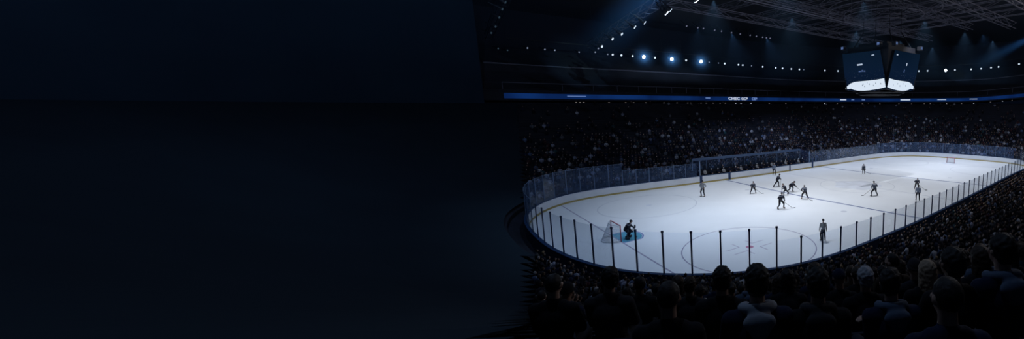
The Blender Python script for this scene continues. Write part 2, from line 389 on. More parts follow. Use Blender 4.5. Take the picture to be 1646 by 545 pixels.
def led_dash(px, w, h, m, dz=0.5):
    i, z, pr = ring_at_px(px, RD, ZR + dz); p = ring(RD - 0.02)[i]; n = NRM[i]
    B().box((p[0], p[1], z), (w, 0.03, h), math.atan2(n[1], n[0]) - PI / 2).link('lit_dash', m, rb)
for px, w, h in ((930, 3.2, 0.12), (1139, 1.2, 0.2), (1354, 2.0, 0.3), (1372, 0.9, 0.2), (1391, 1.0, 0.25), (1451, 3.0, 0.35), (1510, 2.4, 0.15), (1562, 2.0, 0.15)): led_dash(px, w, h, M['led_white'] if 1.9 < w < 3.1 else M['led_dim'])
# balcony rails
r1 = sweep('balcony_rail', [(d2 + 0.05, z2 + 1.62), (d2 + 0.05, z2 + 1.84), (d2 + 0.3, z2 + 1.84), (d2 + 0.3, z2 + 1.62)], M['rail'], i0=iL, i1=iR, raise_=True, closed=True)
tag(r1, 'thin grey rail along the upper balcony, above the blue ribbon board', 'rail')
r2 = sweep('balcony_rail', [(TD + 0.5, ZR + 2.62), (TD + 0.5, ZR + 2.72), (TD + 0.6, ZR + 2.72), (TD + 0.6, ZR + 2.62)], M['rail'], i0=iL, i1=iR, raise_=True, closed=True)
for i in range(iL, iR + 1, 8):
    p = ring(TD + 0.55)[i % NO]; z = lift(ring(TD + 0.55))[i % NO]
    B().tube((p[0], p[1], ZR + 1.44 + z), (p[0], p[1], ZR + 2.64 + z), 0.05, n=6).link('baluster', M['rail'], r2)
tag(r2, 'thin grey handrail on posts just above the blue ribbon board', 'rail')

# ------------------------------------------------------------------ lamps, trusses, scoreboard
M['lens'] = [emitter('lamp_lens_dim', (0.55, 0.68, 1.0), 0.35), emitter('lamp_lens', (0.66, 0.80, 1.0), 1.1), emitter('lamp_lens_bright', (0.8, 0.9, 1.0), 12.0), emitter('lamp_lens_faint', (0.30, 0.55, 0.8), 0.07), emitter('lamp_lens_low', (0.6, 0.66, 1.0), 0.20)]
def lamp_meshes(r):
    b = B(); b.tube((0, 0, 0.05), (0, 0, 0.75), r * 1.12, r * 0.85, 16); b.ball((0, 0, 0.75), (r * 0.85, r * 0.85, r * 0.5), 12)
    for k in range(4): b.tube((0, 0, 0.22 + 0.12 * k), (0, 0, 0.25 + 0.12 * k), r * 1.2, r * 1.2, 16)
    body = b.mesh('housing', True)
    lens = B().tube((0, 0, 0.0), (0, 0, 0.06), r, r, 16).mesh('lens')
    b = B()
    for s in (-1, 1): b.tube((s * r * 1.25, 0, 0.4), (s * r * 1.25, 0, 1.25), 0.045, n=6)
    b.tube((-r * 1.25, 0, 1.25), (r * 1.25, 0, 1.25), 0.045, n=6); b.tube((0, 0, 1.25), (0, 0, 1.5), 0.06, n=6)
    return body, lens, b.mesh('yoke')
LM = [lamp_meshes(0.14), lamp_meshes(0.22), lamp_meshes(0.36)]
AIM = Vector((2, 0, 0))
def lamp(p, size, label, group, lens_m=None):
    body, lens, yoke = LM[size]
    o = link('spotlight', body, M['black'], None, p)
    d = (Vector(p) - AIM)
    o.rotation_euler = d.to_track_quat('Z', 'Y').to_euler()
    link('lens', lens, M['lens'][size if lens_m is None else lens_m], o); link('yoke', yoke, M['black'], o)
    return tag(o, label, 'lamp', group)
RING_LAMPS = [(848, 0), (876, 0), (892, 0), (931, 0), (977, 0), (985, 1), (999, 1), (1017, 1), (1035, 2), (1053, 1), (1080, 2), (1103, 1), (1127, 2), (1140, 0), (1155, 0), (1165, 1), (1187, 1), (1194, 1), (1208, 0), (1226, 1), (1247, 1), (1258, 1), (1272, 1), (1285, 1), (1292, 0), (1326, 1), (1347, 1), (1477, 1), (1491, 1), (1520, 2), (1535, 1), (1561, 1), (1577, 1), (1593, 1), (1605, 1), (1638, 1)]
LD, LZ = 35.0, 22.4
iA, iB = ring_at_px(806, LD, LZ)[0], ring_at_px(1692, LD, LZ)[0]
lt = sweep('lamp_rail', [(LD - 0.08, LZ + 1.42), (LD - 0.08, LZ + 1.58), (LD + 0.08, LZ + 1.58), (LD + 0.08, LZ + 1.42)], M['black'], i0=iA, i1=iB, raise_=True, closed=True)
tag(lt, 'dark curved rail the long row of lamps under the roof hangs from', 'lighting rail')
for i in range(iA, iB + 1, 12):
    p = ring(LD)[i % NO]; z = lift(ring(LD))[i % NO]; B().tube((p[0], p[1], LZ + 1.5 + z), (p[0], p[1], 31.0), 0.03, n=5).link('hanger_cable', M['black'], lt)
GLOW = []
for k, (px, s) in enumerate(RING_LAMPS):
    i, z, pr = ring_at_px(px, LD, LZ); p = ring(LD)[i]; q = ring(LD)[(i + (1 if proj((*ring(LD)[(i + 1) % NO], z))[0] > proj((*p, z))[0] else -1)) % NO]
    a = proj((*p, z)); b = proj((*q, z)); t = (px - a[0]) / (b[0] - a[0]) if abs(b[0] - a[0]) > .01 else 0
    pos = (p[0] + (q[0] - p[0]) * t, p[1] + (q[1] - p[1]) * t, z)
    lamp(pos, s, '%s lamp in the curved row under the roof, %s from left' % (['small faint', 'lit white', 'large glaring'][s], nth(k + 1)), 'row of lamps under the roof')
    if s == 2 and px < 1200: GLOW.append(pos)
# the cross truss of lamps running towards the left of the roof
def truss(name, a, b, label, w=0.9, h=1.0, r=0.055, group='roof trusses', cat='truss', m='truss', bay=2.7):
    a, b = Vector(a), Vector(b); d = b - a; L = d.length; u = d.normalized(); s = u.cross(Vector((0, 0, 1))).normalized() * w / 2; t = Vector((0, 0, h))
    o = B()
    for e in (s, -s, s + t, -s + t): o.tube(a + e, b + e, r, n=6)
    o = o.link(name, M[m]); n = int(L / bay); wb = B()
    for i in range(n):
        p, q = a + u * L * i / n, a + u * L * (i + 1) / n
        for e in (s, -s): wb.tube(p + e + (t if i % 2 else Vector()), q + e + (Vector() if i % 2 else t), r * 0.6, n=5)
        wb.tube(p + s, p - s, r * 0.6, n=5)
    wb.link('web', M[m], o)
    for i in range(2, n + 1, 12):
        p = a + u * L * i / n; B().tube(p + s + t, Vector((p.x + s.x, p.y + s.y, 31.0)), 0.025, n=5).link('hanger_cable', M['black'], o)
    return tag(o, label, cat, group)
truss('lighting_truss', (-18.6, 49.5, 23.0), (-26.5, -6, 23.0), 'steel lighting truss crossing the roof above the near goal, hung with lamps')
for k, (px, py, s) in enumerate(((957, 84, 0), (962, 78, 0), (968, 75, 1), (985, 63, 1), (1000, 55, 1), (1021, 44, 1), (1037, 37, 1), (1073, 20, 2), (1078, 17, 1), (1120, 0, 2))):
    p = at(px, py, 21.5)
    lamp(p, s, 'lit white lamp below the truss over the near goal, %s from its left end' % nth(k + 1), 'lamps on the cross truss')
for k, (px, py) in enumerate(((790, 53), (797, 43), (803, 28), (808, 15), (813, 4), (801, 78), (816, 81))):
    lamp(at(px, py, 22.4), 0, 'faint small lamp in the dark far left of the roof, %s of seven' % nth(k + 1), 'faint lamps in the dark', 3)
q0, q1 = at(785, 64, 23.5), at(816, -8, 23.5); truss('lighting_truss', q0, q1, 'short dark lighting truss in the far left of the roof with faint lamps', m='black', group='roof trusses')
for k, (y, z) in enumerate(((17.2, 25.2), (11.0, 26.4), (5.5, 25.0), (-2.5, 26.2), (-10, 25.4), (-16.5, 25.2))):
    truss('roof_truss', (-19.5, y, z), (34, y, z), 'steel roof truss running lengthwise over the ice, %s from the far boards' % nth(k + 1), r=0.065)
for k, (x, z) in enumerate(((-6, 27.4), (2, 27.2), (9, 27.4), (16, 27.2), (23.5, 27.4), (31, 27.2))):
    truss('roof_truss', (x, 24, z), (x, -22, z), 'steel roof truss crossing over the ice, %s from the near goal' % nth(k + 1), r=0.065)
for k, px in enumerate((1104, 1122, 1131, 1149, 1160, 1176, 1190, 1206, 1216, 1226, 1232, 1238)):
    yb = at(1089 + k, 38)
    t = (px - 1089) / 151; q = at(px, 40 + 22 * t, 24.35)
    lamp((q.x, q.y, 24.35), 0, 'faint small lamp under the long far roof truss, %s from left' % nth(k + 1), 'faint lamps on the far roof truss', 4)
# catwalk and duct clutter above the scoreboard
for k in range(3):
    r = 2.6 + 1.9 * k; z = 24.0 + 0.7 * k
    b = B(); pts = [(6 + r * math.cos(a) * 1.2, -1 + r * math.sin(a) * 1.3, z) for a in np.linspace(0, 2 * PI, 33)]
    b.path(pts, 0.06, 6); b.path([(x, y, zz + 0.55) for x, y, zz in pts], 0.045, 6)
    for x, y, zz in pts[:-1:2]: b.tube((x, y, zz), (x, y, zz + 0.55), 0.03, n=5)
    o = b.link('rigging_ring', M['truss'])
    for x, y, zz in pts[:-1:8]: B().tube((x, y, zz + 0.5), (x, y, 30.99), 0.025, n=5).link('hanger_cable', M['truss'], o)
    tag(o, ['small inner', 'middle', 'wide outer'][k] + ' steel rigging ring above the scoreboard', 'rigging', 'rigging rings')

# hanging scoreboard, four inward-leaning screens
SB = Vector((6.36, -0.67, 0)); SBZ = 13.35; sb = empty('scoreboard', (SB.x, SB.y, SBZ))
tag(sb, 'dark four-sided hanging scoreboard with blue screens showing the white ice', 'scoreboard')
HXT, HYT, HXB, HYB = 4.4, 4.1, 3.85, 3.55; H0, H1 = 0.8, 6.1
M['screen'] = None
def screen_material():
    m = bpy.data.materials.new('screen_picture'); m.use_nodes = True; nt = m.node_tree; nt.nodes.clear(); N = nt.nodes.new; L = nt.links.new
    tc = N('ShaderNodeTexCoord'); sp = N('ShaderNodeSeparateXYZ'); L(tc.outputs['UV'], sp.inputs[0])
    nz = N('ShaderNodeTexNoise'); nz.inputs['Scale'].default_value = 26; nz.inputs['Detail'].default_value = 3; L(tc.outputs['UV'], nz.inputs['Vector'])
    cr = N('ShaderNodeValToRGB'); e = cr.color_ramp.elements; e[0].position = 0.0; e[0].color = (0.004, 0.010, 0.028, 1); e[1].position = 1.0; e[1].color = (0.0025, 0.010, 0.026, 1)
    k = e.new(0.42); k.color = (0.004, 0.013, 0.038, 1); L(sp.outputs['Y'], cr.inputs['Fac'])
    # crowd specks in the picture, just above the ice it shows
    ck = N('ShaderNodeValToRGB'); c = ck.color_ramp.elements; c[0].position = 0.60; c[0].color = (0, 0, 0, 1); c[1].position = 0.72; c[1].color = (0.10, 0.13, 0.22, 1); L(nz.outputs['Fac'], ck.inputs['Fac'])
    bd_ = N('ShaderNodeValToRGB'); b = bd_.color_ramp.elements; b[0].position = 0.22; b[0].color = (1, 1, 1, 1); b[1].position = 0.55; b[1].color = (0, 0, 0, 1); L(sp.outputs['Y'], bd_.inputs['Fac'])
    mu = N('ShaderNodeMixRGB'); mu.blend_type = 'MULTIPLY'; mu.inputs[0].default_value = 1; L(ck.outputs[0], mu.inputs[1]); L(bd_.outputs[0], mu.inputs[2])
    ad = N('ShaderNodeMixRGB'); ad.blend_type = 'ADD'; ad.inputs[0].default_value = 1; L(cr.outputs[0], ad.inputs[1]); L(mu.outputs[0], ad.inputs[2])
    em = N('ShaderNodeEmission'); em.inputs['Strength'].default_value = 0.75; L(ad.outputs[0], em.inputs['Color']); o = N('ShaderNodeOutputMaterial'); L(em.outputs[0], o.inputs['Surface']); m.cycles.emission_sampling = 'NONE'; return m
M['screen'] = screen_material(); M['scr_ice'] = emitter('screen_ice', (0.72, 0.82, 0.95), 0.95); M['scr_txt'] = emitter('screen_text', (0.6, 0.72, 0.95), 0.7); M['scr_dim'] = emitter('screen_text_dim', (0.12, 0.2, 0.45), 0.6); M['scr_dark'] = emitter('screen_dark_marks', (0.05, 0.08, 0.16), 0.6)
# core and bottom ring
b = B(); vs = []
for z, hx, hy in ((H0 - 0.1, HXB - 0.35, HYB - 0.35), (H1 + 0.15, HXT - 0.35, HYT - 0.35)):
    vs.append([b.bm.verts.new((sx * hx, sy * hy, z)) for sx, sy in ((-1, -1), (1, -1), (1, 1), (-1, 1))])
for j in range(4): b.bm.faces.new((vs[0][j], vs[0][(j + 1) % 4], vs[1][(j + 1) % 4], vs[1][j]))
b.bm.faces.new(vs[0][::-1]); b.bm.faces.new(vs[1]); b.link('cabinet', M['black'], sb)
b = B()
for k, r in enumerate((0.98, 0.8)):
    pts = [(HXB * r * math.cos(a), HYB * r * math.sin(a), 0.45 - 0.3 * k) for a in np.linspace(0, 2 * PI, 41)]; b.path(pts, 0.16, 8)
b.box((0, 0, 0.35), (HXB * 1.3, HYB * 1.3, 0.5)); b.link('lower_ring', M['black'], sb)
b = B(); b.box((0, 0, H1 + 0.5), (HXT * 1.7, HYT * 1.7, 0.7)); b.box((0, 0, H1 + 1.1), (HXT * 1.1, HYT * 1.2, 0.6))
for sx in (-1, 1):
    for sy in (-1, 1): b.tube((sx * 2.5, sy * 3.4, H1 + 0.8), (sx * 1.6, sy * 2.2, H1 + 3.2), 0.08, n=6)
b.link('top_frame', M['black'], sb)
for sx in (-1, 1):
    for sy in (-1, 1): B().tube((sx * 1.6, sy * 2.2, H1 + 3.0), (sx * 1.6, sy * 2.2, 31.0 - SBZ), 0.05, n=6).link('hanger_cable', M['black'], sb)
def sb_screen(c, ax, wT, wB, hT, hB, cut0, cut1):
    """one screen; ax = outward direction, c0/c1 how far the picture stops short of each top corner"""
    ax = Vector(ax); side = Vector((-ax.y, ax.x, 0)); nU, nV = 16, 6; bm = bmesh.new(); uv = bm.loops.layers.uv.new('UVMap'); g = []
    def P(u, v, off=0.0):
        w = wB + (wT - wB) * v; d = hB + (hT - hB) * v - 0.28 * (1 - (2 * u - 1) ** 2) * 0.5 - 0.04
        lo, hi = -w + cut0 * v, w - cut1 * v
        return side * (lo + (hi - lo) * u) + ax * (d + off) + Vector((0, 0, H0 + (H1 - H0) * v - 0.25 * (1 - (2 * u - 1) ** 2) * (1 - v)))
    for v in range(nV + 1): g.append([bm.verts.new(P(u / nU, v / nV)) for u in range(nU + 1)])
    gb = [[bm.verts.new(P(u / nU, v / nV, -0.22)) for u in range(nU + 1)] for v in range(nV + 1)]
    for v in range(nV):
        for u in range(nU):
            f = bm.faces.new((g[v][u], g[v][u + 1], g[v + 1][u + 1], g[v + 1][u]))
            for l, (a, bb) in zip(f.loops, ((u, v), (u + 1, v), (u + 1, v + 1), (u, v + 1))): l[uv].uv = (a / nU, bb / nV)
            bm.faces.new((gb[v][u], gb[v + 1][u], gb[v + 1][u + 1], gb[v][u + 1])).material_index = 1
    for v in range(nV):
        bm.faces.new((g[v][0], g[v + 1][0], gb[v + 1][0], gb[v][0])).material_index = 1; bm.faces.new((g[v][nU], gb[v][nU], gb[v + 1][nU], g[v + 1][nU])).material_index = 1
    for u in range(nU):
        bm.faces.new((g[0][u], gb[0][u], gb[0][u + 1], g[0][u + 1])).material_index = 1; bm.faces.new((g[nV][u], g[nV][u + 1], gb[nV][u + 1], gb[nV][u])).material_index = 1
    me = bpy.data.meshes.new('screen'); bm.to_mesh(me); bm.free(); me.materials.append(M['screen']); me.materials.append(M['black'])
    s = link('screen', me, None, sb); return s, P
def patch(P, pts, m, parent, off=0.03):
    """a bright area of the screen's picture, following the screen surface"""
    bm = bmesh.new(); cu = sum(p[0] for p in pts) / len(pts); cv = sum(p[1] for p in pts) / len(pts)
    rings = []
    for k in (0.0, 0.5, 1.0): rings.append([bm.verts.new(P(cu + (u - cu) * k, cv + (v - cv) * k, off)) for u, v in (pts if k else pts[:1])])
    n = len(pts)
    for j in range(n):
        j2 = (j + 1) % n; bm.faces.new((rings[0][0], rings[1][j], rings[1][j2])); bm.faces.new((rings[1][j], rings[2][j], rings[2][j2], rings[1][j2]))
    me = bpy.data.meshes.new('patch'); bm.to_mesh(me); bm.free(); return me
def ice_pts(flip):
    top = [(0.0, 0.02), (0.0, 0.07), (0.06, 0.13), (0.14, 0.20), (0.25, 0.245), (0.4, 0.262), (0.6, 0.268), (0.8, 0.270), (0.985, 0.272)]
    bot = [(0.985, 0.045), (0.8, 0.03), (0.6, 0.02), (0.45, 0.015), (0.3, 0.015), (0.2, 0.03), (0.13, 0.06), (0.08, 0.05)]
    p = top + bot; return [(1 - u if flip else u, v) for u, v in p]
SIDES = [((-1, 0, 0), HYT, HYB, HXT, HXB, 0), ((0, -1, 0), HXT, HXB, HYT, HYB, 1), ((1, 0, 0), HYT, HYB, HXT, HXB, 0), ((0, 1, 0), HXT, HXB, HYT, HYB, 1)]
for ax, wT, wB, hT, hB, fl_ in SIDES:
    s, P = sb_screen(None, ax, wT, wB, hT, hB, 1.5 if fl_ else 0.15, 0.15 if fl_ else 1.5)
    def mk(name, pts, m, off=0.03): link(name, patch(P, pts, m, s, off), m, s)
    def rect(u0, v0, u1, v1, sl=0.0): return [(u0, v0), (u1, v0 + sl), (u1, v1 + sl), (u0, v1)]
    if ax in ((-1, 0, 0), (1, 0, 0)):
        mk('picture_of_ice', ice_pts(False), M['scr_ice'])
        for u0, v0, u1, v1, mm in ((0.36, 0.665, 0.50, 0.705, 'scr_txt'), (0.38, 0.50, 0.44, 0.525, 'scr_dim'), (0.45, 0.505, 0.50, 0.545, 'scr_dim'), (0.51, 0.50, 0.55, 0.53, 'scr_dim'), (0.76, 0.88, 0.83, 0.905, 'scr_txt')):
            mk('caption_bar', rect(u0, v0, u1, v1, 0.006), M[mm])
        for u0, v0 in ((0.43, 0.14), (0.45, 0.17), (0.48, 0.11), (0.6, 0.16), (0.7, 0.12), (0.76, 0.17), (0.88, 0.14), (0.55, 0.2)): mk('player_figure', rect(u0, v0, u0 + 0.014, v0 + 0.03), M['scr_dark'], 0.045)
    else:
        mk('picture_of_ice', ice_pts(True), M['scr_ice'])
        for u0, v0, u1, v1, mm in ((0.55, 0.66, 0.58, 0.73, 'scr_txt'), (0.50, 0.49, 0.53, 0.56, 'scr_dim'), (0.1, 0.88, 0.16, 0.91, 'scr_txt')):
            mk('caption_bar', rect(u0, v0, u1, v1), M[mm])
        for u0, v0 in ((0.2, 0.12), (0.35, 0.17), (0.45, 0.12), (0.55, 0.18), (0.66, 0.13)): mk('player_figure', rect(u0, v0, u0 + 0.018, v0 + 0.03), M['scr_dark'], 0.045)
# small lit fittings along the top edge of the scoreboard
b0 = B()
for x, y in ((-4.6, 3.6), (-4.6, -2.6), (-3.4, -4.3), (3.6, -4.3)):
    b0 = B(); b0.box((x, y, H1 + 0.75), (0.6, 0.6, 0.55)); f = b0.link('corner_speaker', M['black'], sb)
    B().box((x - (0.31 if x < -4 else 0), y - (0.31 if x > -4 else 0), H1 + 0.78), (0.02 if x < -4 else 0.4, 0.02 if x > -4 else 0.4, 0.34)).link('lit_face', M['scr_dim'], f)

# downlights in the suites under the ribbon board
k = 0
dl_body = B().tube((0, 0, 0), (0, 0, 0.22), 0.16, 0.10, 12).mesh('housing', True); dl_lens = B().tube((0, 0, -0.09), (0, 0, 0.0), 0.14, 0.15, 12).mesh('lens')
M['suite'] = [emitter('suite_lamp', (0.55, 0.5, 0.5), 0.35), emitter('suite_lamp_bright', (0.8, 0.85, 1.0), 0.9)]
for px in (925, 933, 940, 978, 1004, 1020, 1037, 1066, 1087, 1104, 1112, 1128, 1136, 1146, 1158, 1166, 1183, 1190, 1207, 1237, 1262, 1326, 1344, 1387, 1395, 1412, 1448, 1465, 1482, 1497, 1524, 1546, 1565, 1590, 1613, 1628):
    i, z, pr = ring_at_px(px, TD + 1.0, ZR - 0.59); p = ring(TD + 1.0)[i]; k += 1; br = px in (1190, 1207, 1183, 1565, 1524, 1613, 1326)
    o = link('downlight', dl_body, M['black'], None, (p[0], p[1], z)); link('lens', dl_lens, M['suite'][br], o)
    tag(o, '%s little downlight under the blue ribbon board, %s from left' % ('bright' if br else 'dim', nth(k)), 'lamp', 'downlights under the ribbon board')

# ------------------------------------------------------------------ goals
M['red'] = mat('goal_red', (0.42, 0.10, 0.14), 0.4); M['net'] = mat('net_white', (0.62, 0.66, 0.74), 0.8)
def goal(x, s, label, W=1.1, H=1.45, D=1.25):
    g = empty('hockey_goal', (x, 0, 0), 0 if s > 0 else PI)   # opens towards +x locally
    b = B(); b.path([(0, -W, 0), (0, -W, H), (0, W, H), (0, W, 0)], 0.05, 10); b.link('goal_frame', M['red'], g, smooth=True)
    base = [(0, -W, 0.03)] + [(-D * math.sin(a), -W * math.cos(a), 0.03) for a in np.linspace(0.35, PI - 0.35, 14)] + [(0, W, 0.03)]
    b = B(); b.path(base, 0.04, 8); b.link('base_frame', M['net'], g, smooth=True)
    topc = [(-0.45 * math.sin(a), -W * math.cos(a), H) for a in np.linspace(0, PI, 16)]; basec = [(-D * math.sin(a), -W * math.cos(a), 0.03) for a in np.linspace(0, PI, 16)]
    b = B(); b.path(topc, 0.03, 8); b.link('top_shelf', M['net'], g)
    b = B()
    for k in range(11):
        t = k / 10; b.path([(p[0] * (1 - t) + q[0] * t - 0.12 * math.sin(t * PI) * 0, p[1], p[2] * (1 - t) + q[2] * t) for p, q in zip(topc, basec)], 0.011, 5)
    for j in range(1, 15):
        p, q = Vector(topc[j]), Vector(basec[j]); b.tube(p, q, 0.011, n=5); b.tube(p, (0, p.y, H), 0.011, n=5)
        m_ = (p + q) / 2
    for j in range(1, 15):
        p, q = (Vector(topc[j]) + Vector(topc[j - 1])) / 2, (Vector(basec[j]) + Vector(basec[j - 1])) / 2; b.tube(p, q, 0.011, n=5)
    b.link('net', M['net'], g)
    return tag(g, label, 'goal')
goal(-34.2, 1, 'red framed hockey goal with white net, behind the crouching goalkeeper')
goal(34.8, -1, 'distant hockey goal at the far right end of the ice', 0.8, 1.15, 0.9)

# ------------------------------------------------------------------ people
def V3(*a): return Vector(a)
def ik(a, b, l1, l2, pole):
    a, b, pole = Vector(a), Vector(b), Vector(pole); d = b - a; L = min(d.length, (l1 + l2) * 0.999); u = d.normalized()
    x = (l1 * l1 - l2 * l2 + L * L) / (2 * L); h = math.sqrt(max(l1 * l1 - x * x, 0)); w = (pole - u * pole.dot(u)).normalized()
    return a + u * x + w * h
SKIN = [mat('skin_light', (0.42, 0.27, 0.21), 0.6), mat('skin_tan', (0.30, 0.18, 0.13), 0.6), mat('skin_brown', (0.14, 0.08, 0.055), 0.6)]
HAIR = {'dark-haired': mat('hair_dark', (0.012, 0.010, 0.012), 0.6, bump=0.15, bscale=70), 'brown-haired': mat('hair_brown', (0.045, 0.028, 0.02), 0.6, bump=0.15, bscale=70),
        'grey-haired': mat('hair_grey', (0.36, 0.36, 0.40), 0.6, bump=0.15, bscale=70), 'blond': mat('hair_blond', (0.34, 0.25, 0.175), 0.6, bump=0.15, bscale=70)}
CLOTH = {'black': (0.010, 0.010, 0.014), 'navy': (0.012, 0.018, 0.045), 'charcoal': (0.028, 0.028, 0.035), 'maroon': (0.06, 0.012, 0.018), 'olive': (0.032, 0.034, 0.02), 'slate blue': (0.085, 0.115, 0.175), 'pale grey': (0.30, 0.32, 0.37),
         'grey': (0.12, 0.125, 0.14), 'white': (0.42, 0.44, 0.48), 'teal': (0.02, 0.065, 0.08), 'brown': (0.05, 0.032, 0.022)}
CM = {k: mat('cloth_' + k.replace(' ', '_'), v, 0.85, spec=0.15, bump=0.25, bscale=14) for k, v in CLOTH.items()}
M['denim'] = mat('trousers_dark', (0.014, 0.018, 0.03), 0.85)
def hand(b, wrist, dirv, palm_n, thumb, curl=0.5, s=1.0):
    """palm, four unequal bent fingers and a thumb leaving the side of the palm"""
    d = Vector(dirv).normalized(); n = Vector(palm_n).normalized(); n = (n - d * n.dot(d)).normalized(); w = d.cross(n) * thumb; wrist = Vector(wrist)
    b.cap(wrist, wrist + d * 0.03 * s, 0.026 * s, 0.03 * s, 10)
    for k in range(4): b.cap(wrist + d * 0.02 * s + w * (0.027 - 0.018 * k) * s, wrist + d * 0.085 * s + w * (0.030 - 0.020 * k) * s, 0.015 * s, 0.0125 * s, 8)
    for k, l in enumerate((0.068, 0.078, 0.072, 0.055)):
        p = wrist + d * 0.088 * s + w * (0.032 - 0.0215 * k) * s; a = curl * 0.7
        q = p + (d * math.cos(a) + n * math.sin(a)) * l * 0.5 * s; r = q + (d * math.cos(a * 2.2) + n * math.sin(a * 2.2)) * l * 0.5 * s
        b.cap(p, q, 0.0105 * s, 0.0095 * s, 8); b.cap(q, r, 0.0095 * s, 0.008 * s, 8)
    p = wrist + d * 0.03 * s + w * 0.03 * s; q = p + (d * 0.6 + w * 0.7 + n * 0.3).normalized() * 0.042 * s; r = q + (d * 0.9 + w * 0.15 + n * 0.4).normalized() * 0.034 * s
    b.cap(p, q, 0.014 * s, 0.012 * s, 8); b.cap(q, r, 0.012 * s, 0.009 * s, 8)
def head(b, c, yaw=0.0, pitch=0.0):
    """skull, jaw, nose, brow, lips, ears; c = centre of the head, facing +Y"""
    R = Matrix.Rotation(yaw, 4, 'Z') @ Matrix.Rotation(pitch, 4, 'X'); c = Vector(c)
    def P(x, y, z): return c + R @ Vector((x, y, z))
    b.ball(P(0, -0.012, 0.02), (0.076, 0.096, 0.098), 16, R); b.ball(P(0, 0.03, -0.045), (0.058, 0.062, 0.072), 14, R); b.ball(P(0, 0.055, -0.09), (0.03, 0.03, 0.025), 10, R)
    b.cap(P(0, 0.086, 0.012), P(0, 0.112, -0.032), 0.010, 0.015, 8); b.cap(P(-0.035, 0.075, 0.022), P(0.035, 0.075, 0.022), 0.014, 0.014, 8)
    b.cap(P(-0.02, 0.088, -0.062), P(0.02, 0.088, -0.062), 0.008, 0.008, 8)
    for s in (-1, 1): b.ball(P(s * 0.077, -0.005, -0.012), (0.012, 0.022, 0.034), 8, R); b.ball(P(s * 0.048, 0.055, -0.02), (0.022, 0.028, 0.022), 8, R)
    return P
def hair_mesh(kind, c, yaw=0.0, pitch=0.0):
    R = Matrix.Rotation(yaw, 4, 'Z') @ Matrix.Rotation(pitch, 4, 'X'); c = Vector(c); Ri = R.inverted(); b = B()
    def P(x, y, z): return c + R @ Vector((x, y, z))
    if kind == 'short':
        b.ball(P(0, -0.018, 0.030), (0.086, 0.103, 0.100), 20, R); b.ball(P(0, -0.045, -0.02), (0.078, 0.068, 0.075), 14, R)
        cut = lambda p: (lambda q: q.y > 0.045 - 0.9 * max(0, 0.03 - q.z) and q.z < 0.075)(Ri @ (p - c))
    elif kind == 'crop':
        b.ball(P(0, -0.014, 0.024), (0.0795, 0.0995, 0.0995), 20, R)
        cut = lambda p: (lambda q: (q.y > 0.02 and q.z < 0.06) or q.z < -0.045)(Ri @ (p - c))
    elif kind == 'long':
        b.ball(P(0, -0.02, 0.030), (0.090, 0.106, 0.100), 20, R); b.cap(P(0, -0.05, 0.0), P(0, -0.085, -0.24), 0.082, 0.07, 14)
        for s in (-1, 1): b.cap(P(s * 0.062, -0.03, 0.0), P(s * 0.075, -0.06, -0.22), 0.045, 0.035, 10); [b.path([P(s * (0.012 + 0.02 * q), -0.098 + 0.012 * q, -0.02), P(s * (0.016 + 0.024 * q) + 0.006 * (-1) ** q, -0.135 + 0.018 * q, -0.14), P(s * (0.012 + 0.026 * q) - 0.008 * (-1) ** q, -0.128 + 0.014 * q, -0.24), P(s * (0.02 + 0.026 * q), -0.13 + 0.014 * q, -0.32 - 0.02 * ((q * 3 + (s > 0)) % 3))], 0.0135, 8) for q in range(4)]
        cut = lambda p: (lambda q: q.y > 0.045 and q.z < 0.075)(Ri @ (p - c))
    elif kind == 'bun':
        b.ball(P(0, -0.018, 0.028), (0.083, 0.101, 0.097), 20, R); b.ball(P(0, -0.115, 0.05), (0.042, 0.04, 0.042), 12, R); b.ball(P(0, -0.05, -0.03), (0.068, 0.05, 0.06), 12, R)
        cut = lambda p: (lambda q: q.y > 0.045 and q.z < 0.07)(Ri @ (p - c))
    elif kind == 'beanie':
        b.ball(P(0, -0.015, 0.045), (0.090, 0.107, 0.105), 20, R)
        for k in range(16):
            a, a2 = k * PI / 8, (k + 1) * PI / 8; b.cap(P(0.086 * math.cos(a), -0.015 + 0.102 * math.sin(a), 0.018), P(0.086 * math.cos(a2), -0.015 + 0.102 * math.sin(a2), 0.018), 0.016, n=8)
        cut = lambda p: (Ri @ (p - c)).z < 0.0
    elif kind == 'cap':
        b.ball(P(0, -0.012, 0.035), (0.085, 0.104, 0.096), 20, R); b.ball(P(0, -0.01, 0.131), 0.012, 8)
        for k in range(-3, 4): b.cap(P(0.018 * k, 0.07, 0.045), P(0.018 * k, 0.165 - 0.004 * k * k, 0.034), 0.010, 0.008, 8)
        cut = lambda p: (lambda q: q.z < 0.022)(Ri @ (p - c))
    m = blob({'short': 'hair', 'crop': 'hair', 'long': 'hair', 'bun': 'hair', 'beanie': 'beanie', 'cap': 'cap'}[kind], b, 0.011, 2, cut)
    if kind in ('short', 'crop', 'long', 'bun'):   # tousled strands
        k = {'short': 0.011, 'crop': 0.003, 'long': 0.008, 'bun': 0.005}[kind]
        for v in m.vertices: v.co += v.normal * k * (noise.noise(v.co * 38) + 0.6 * noise.noise(v.co * 90))
    return m

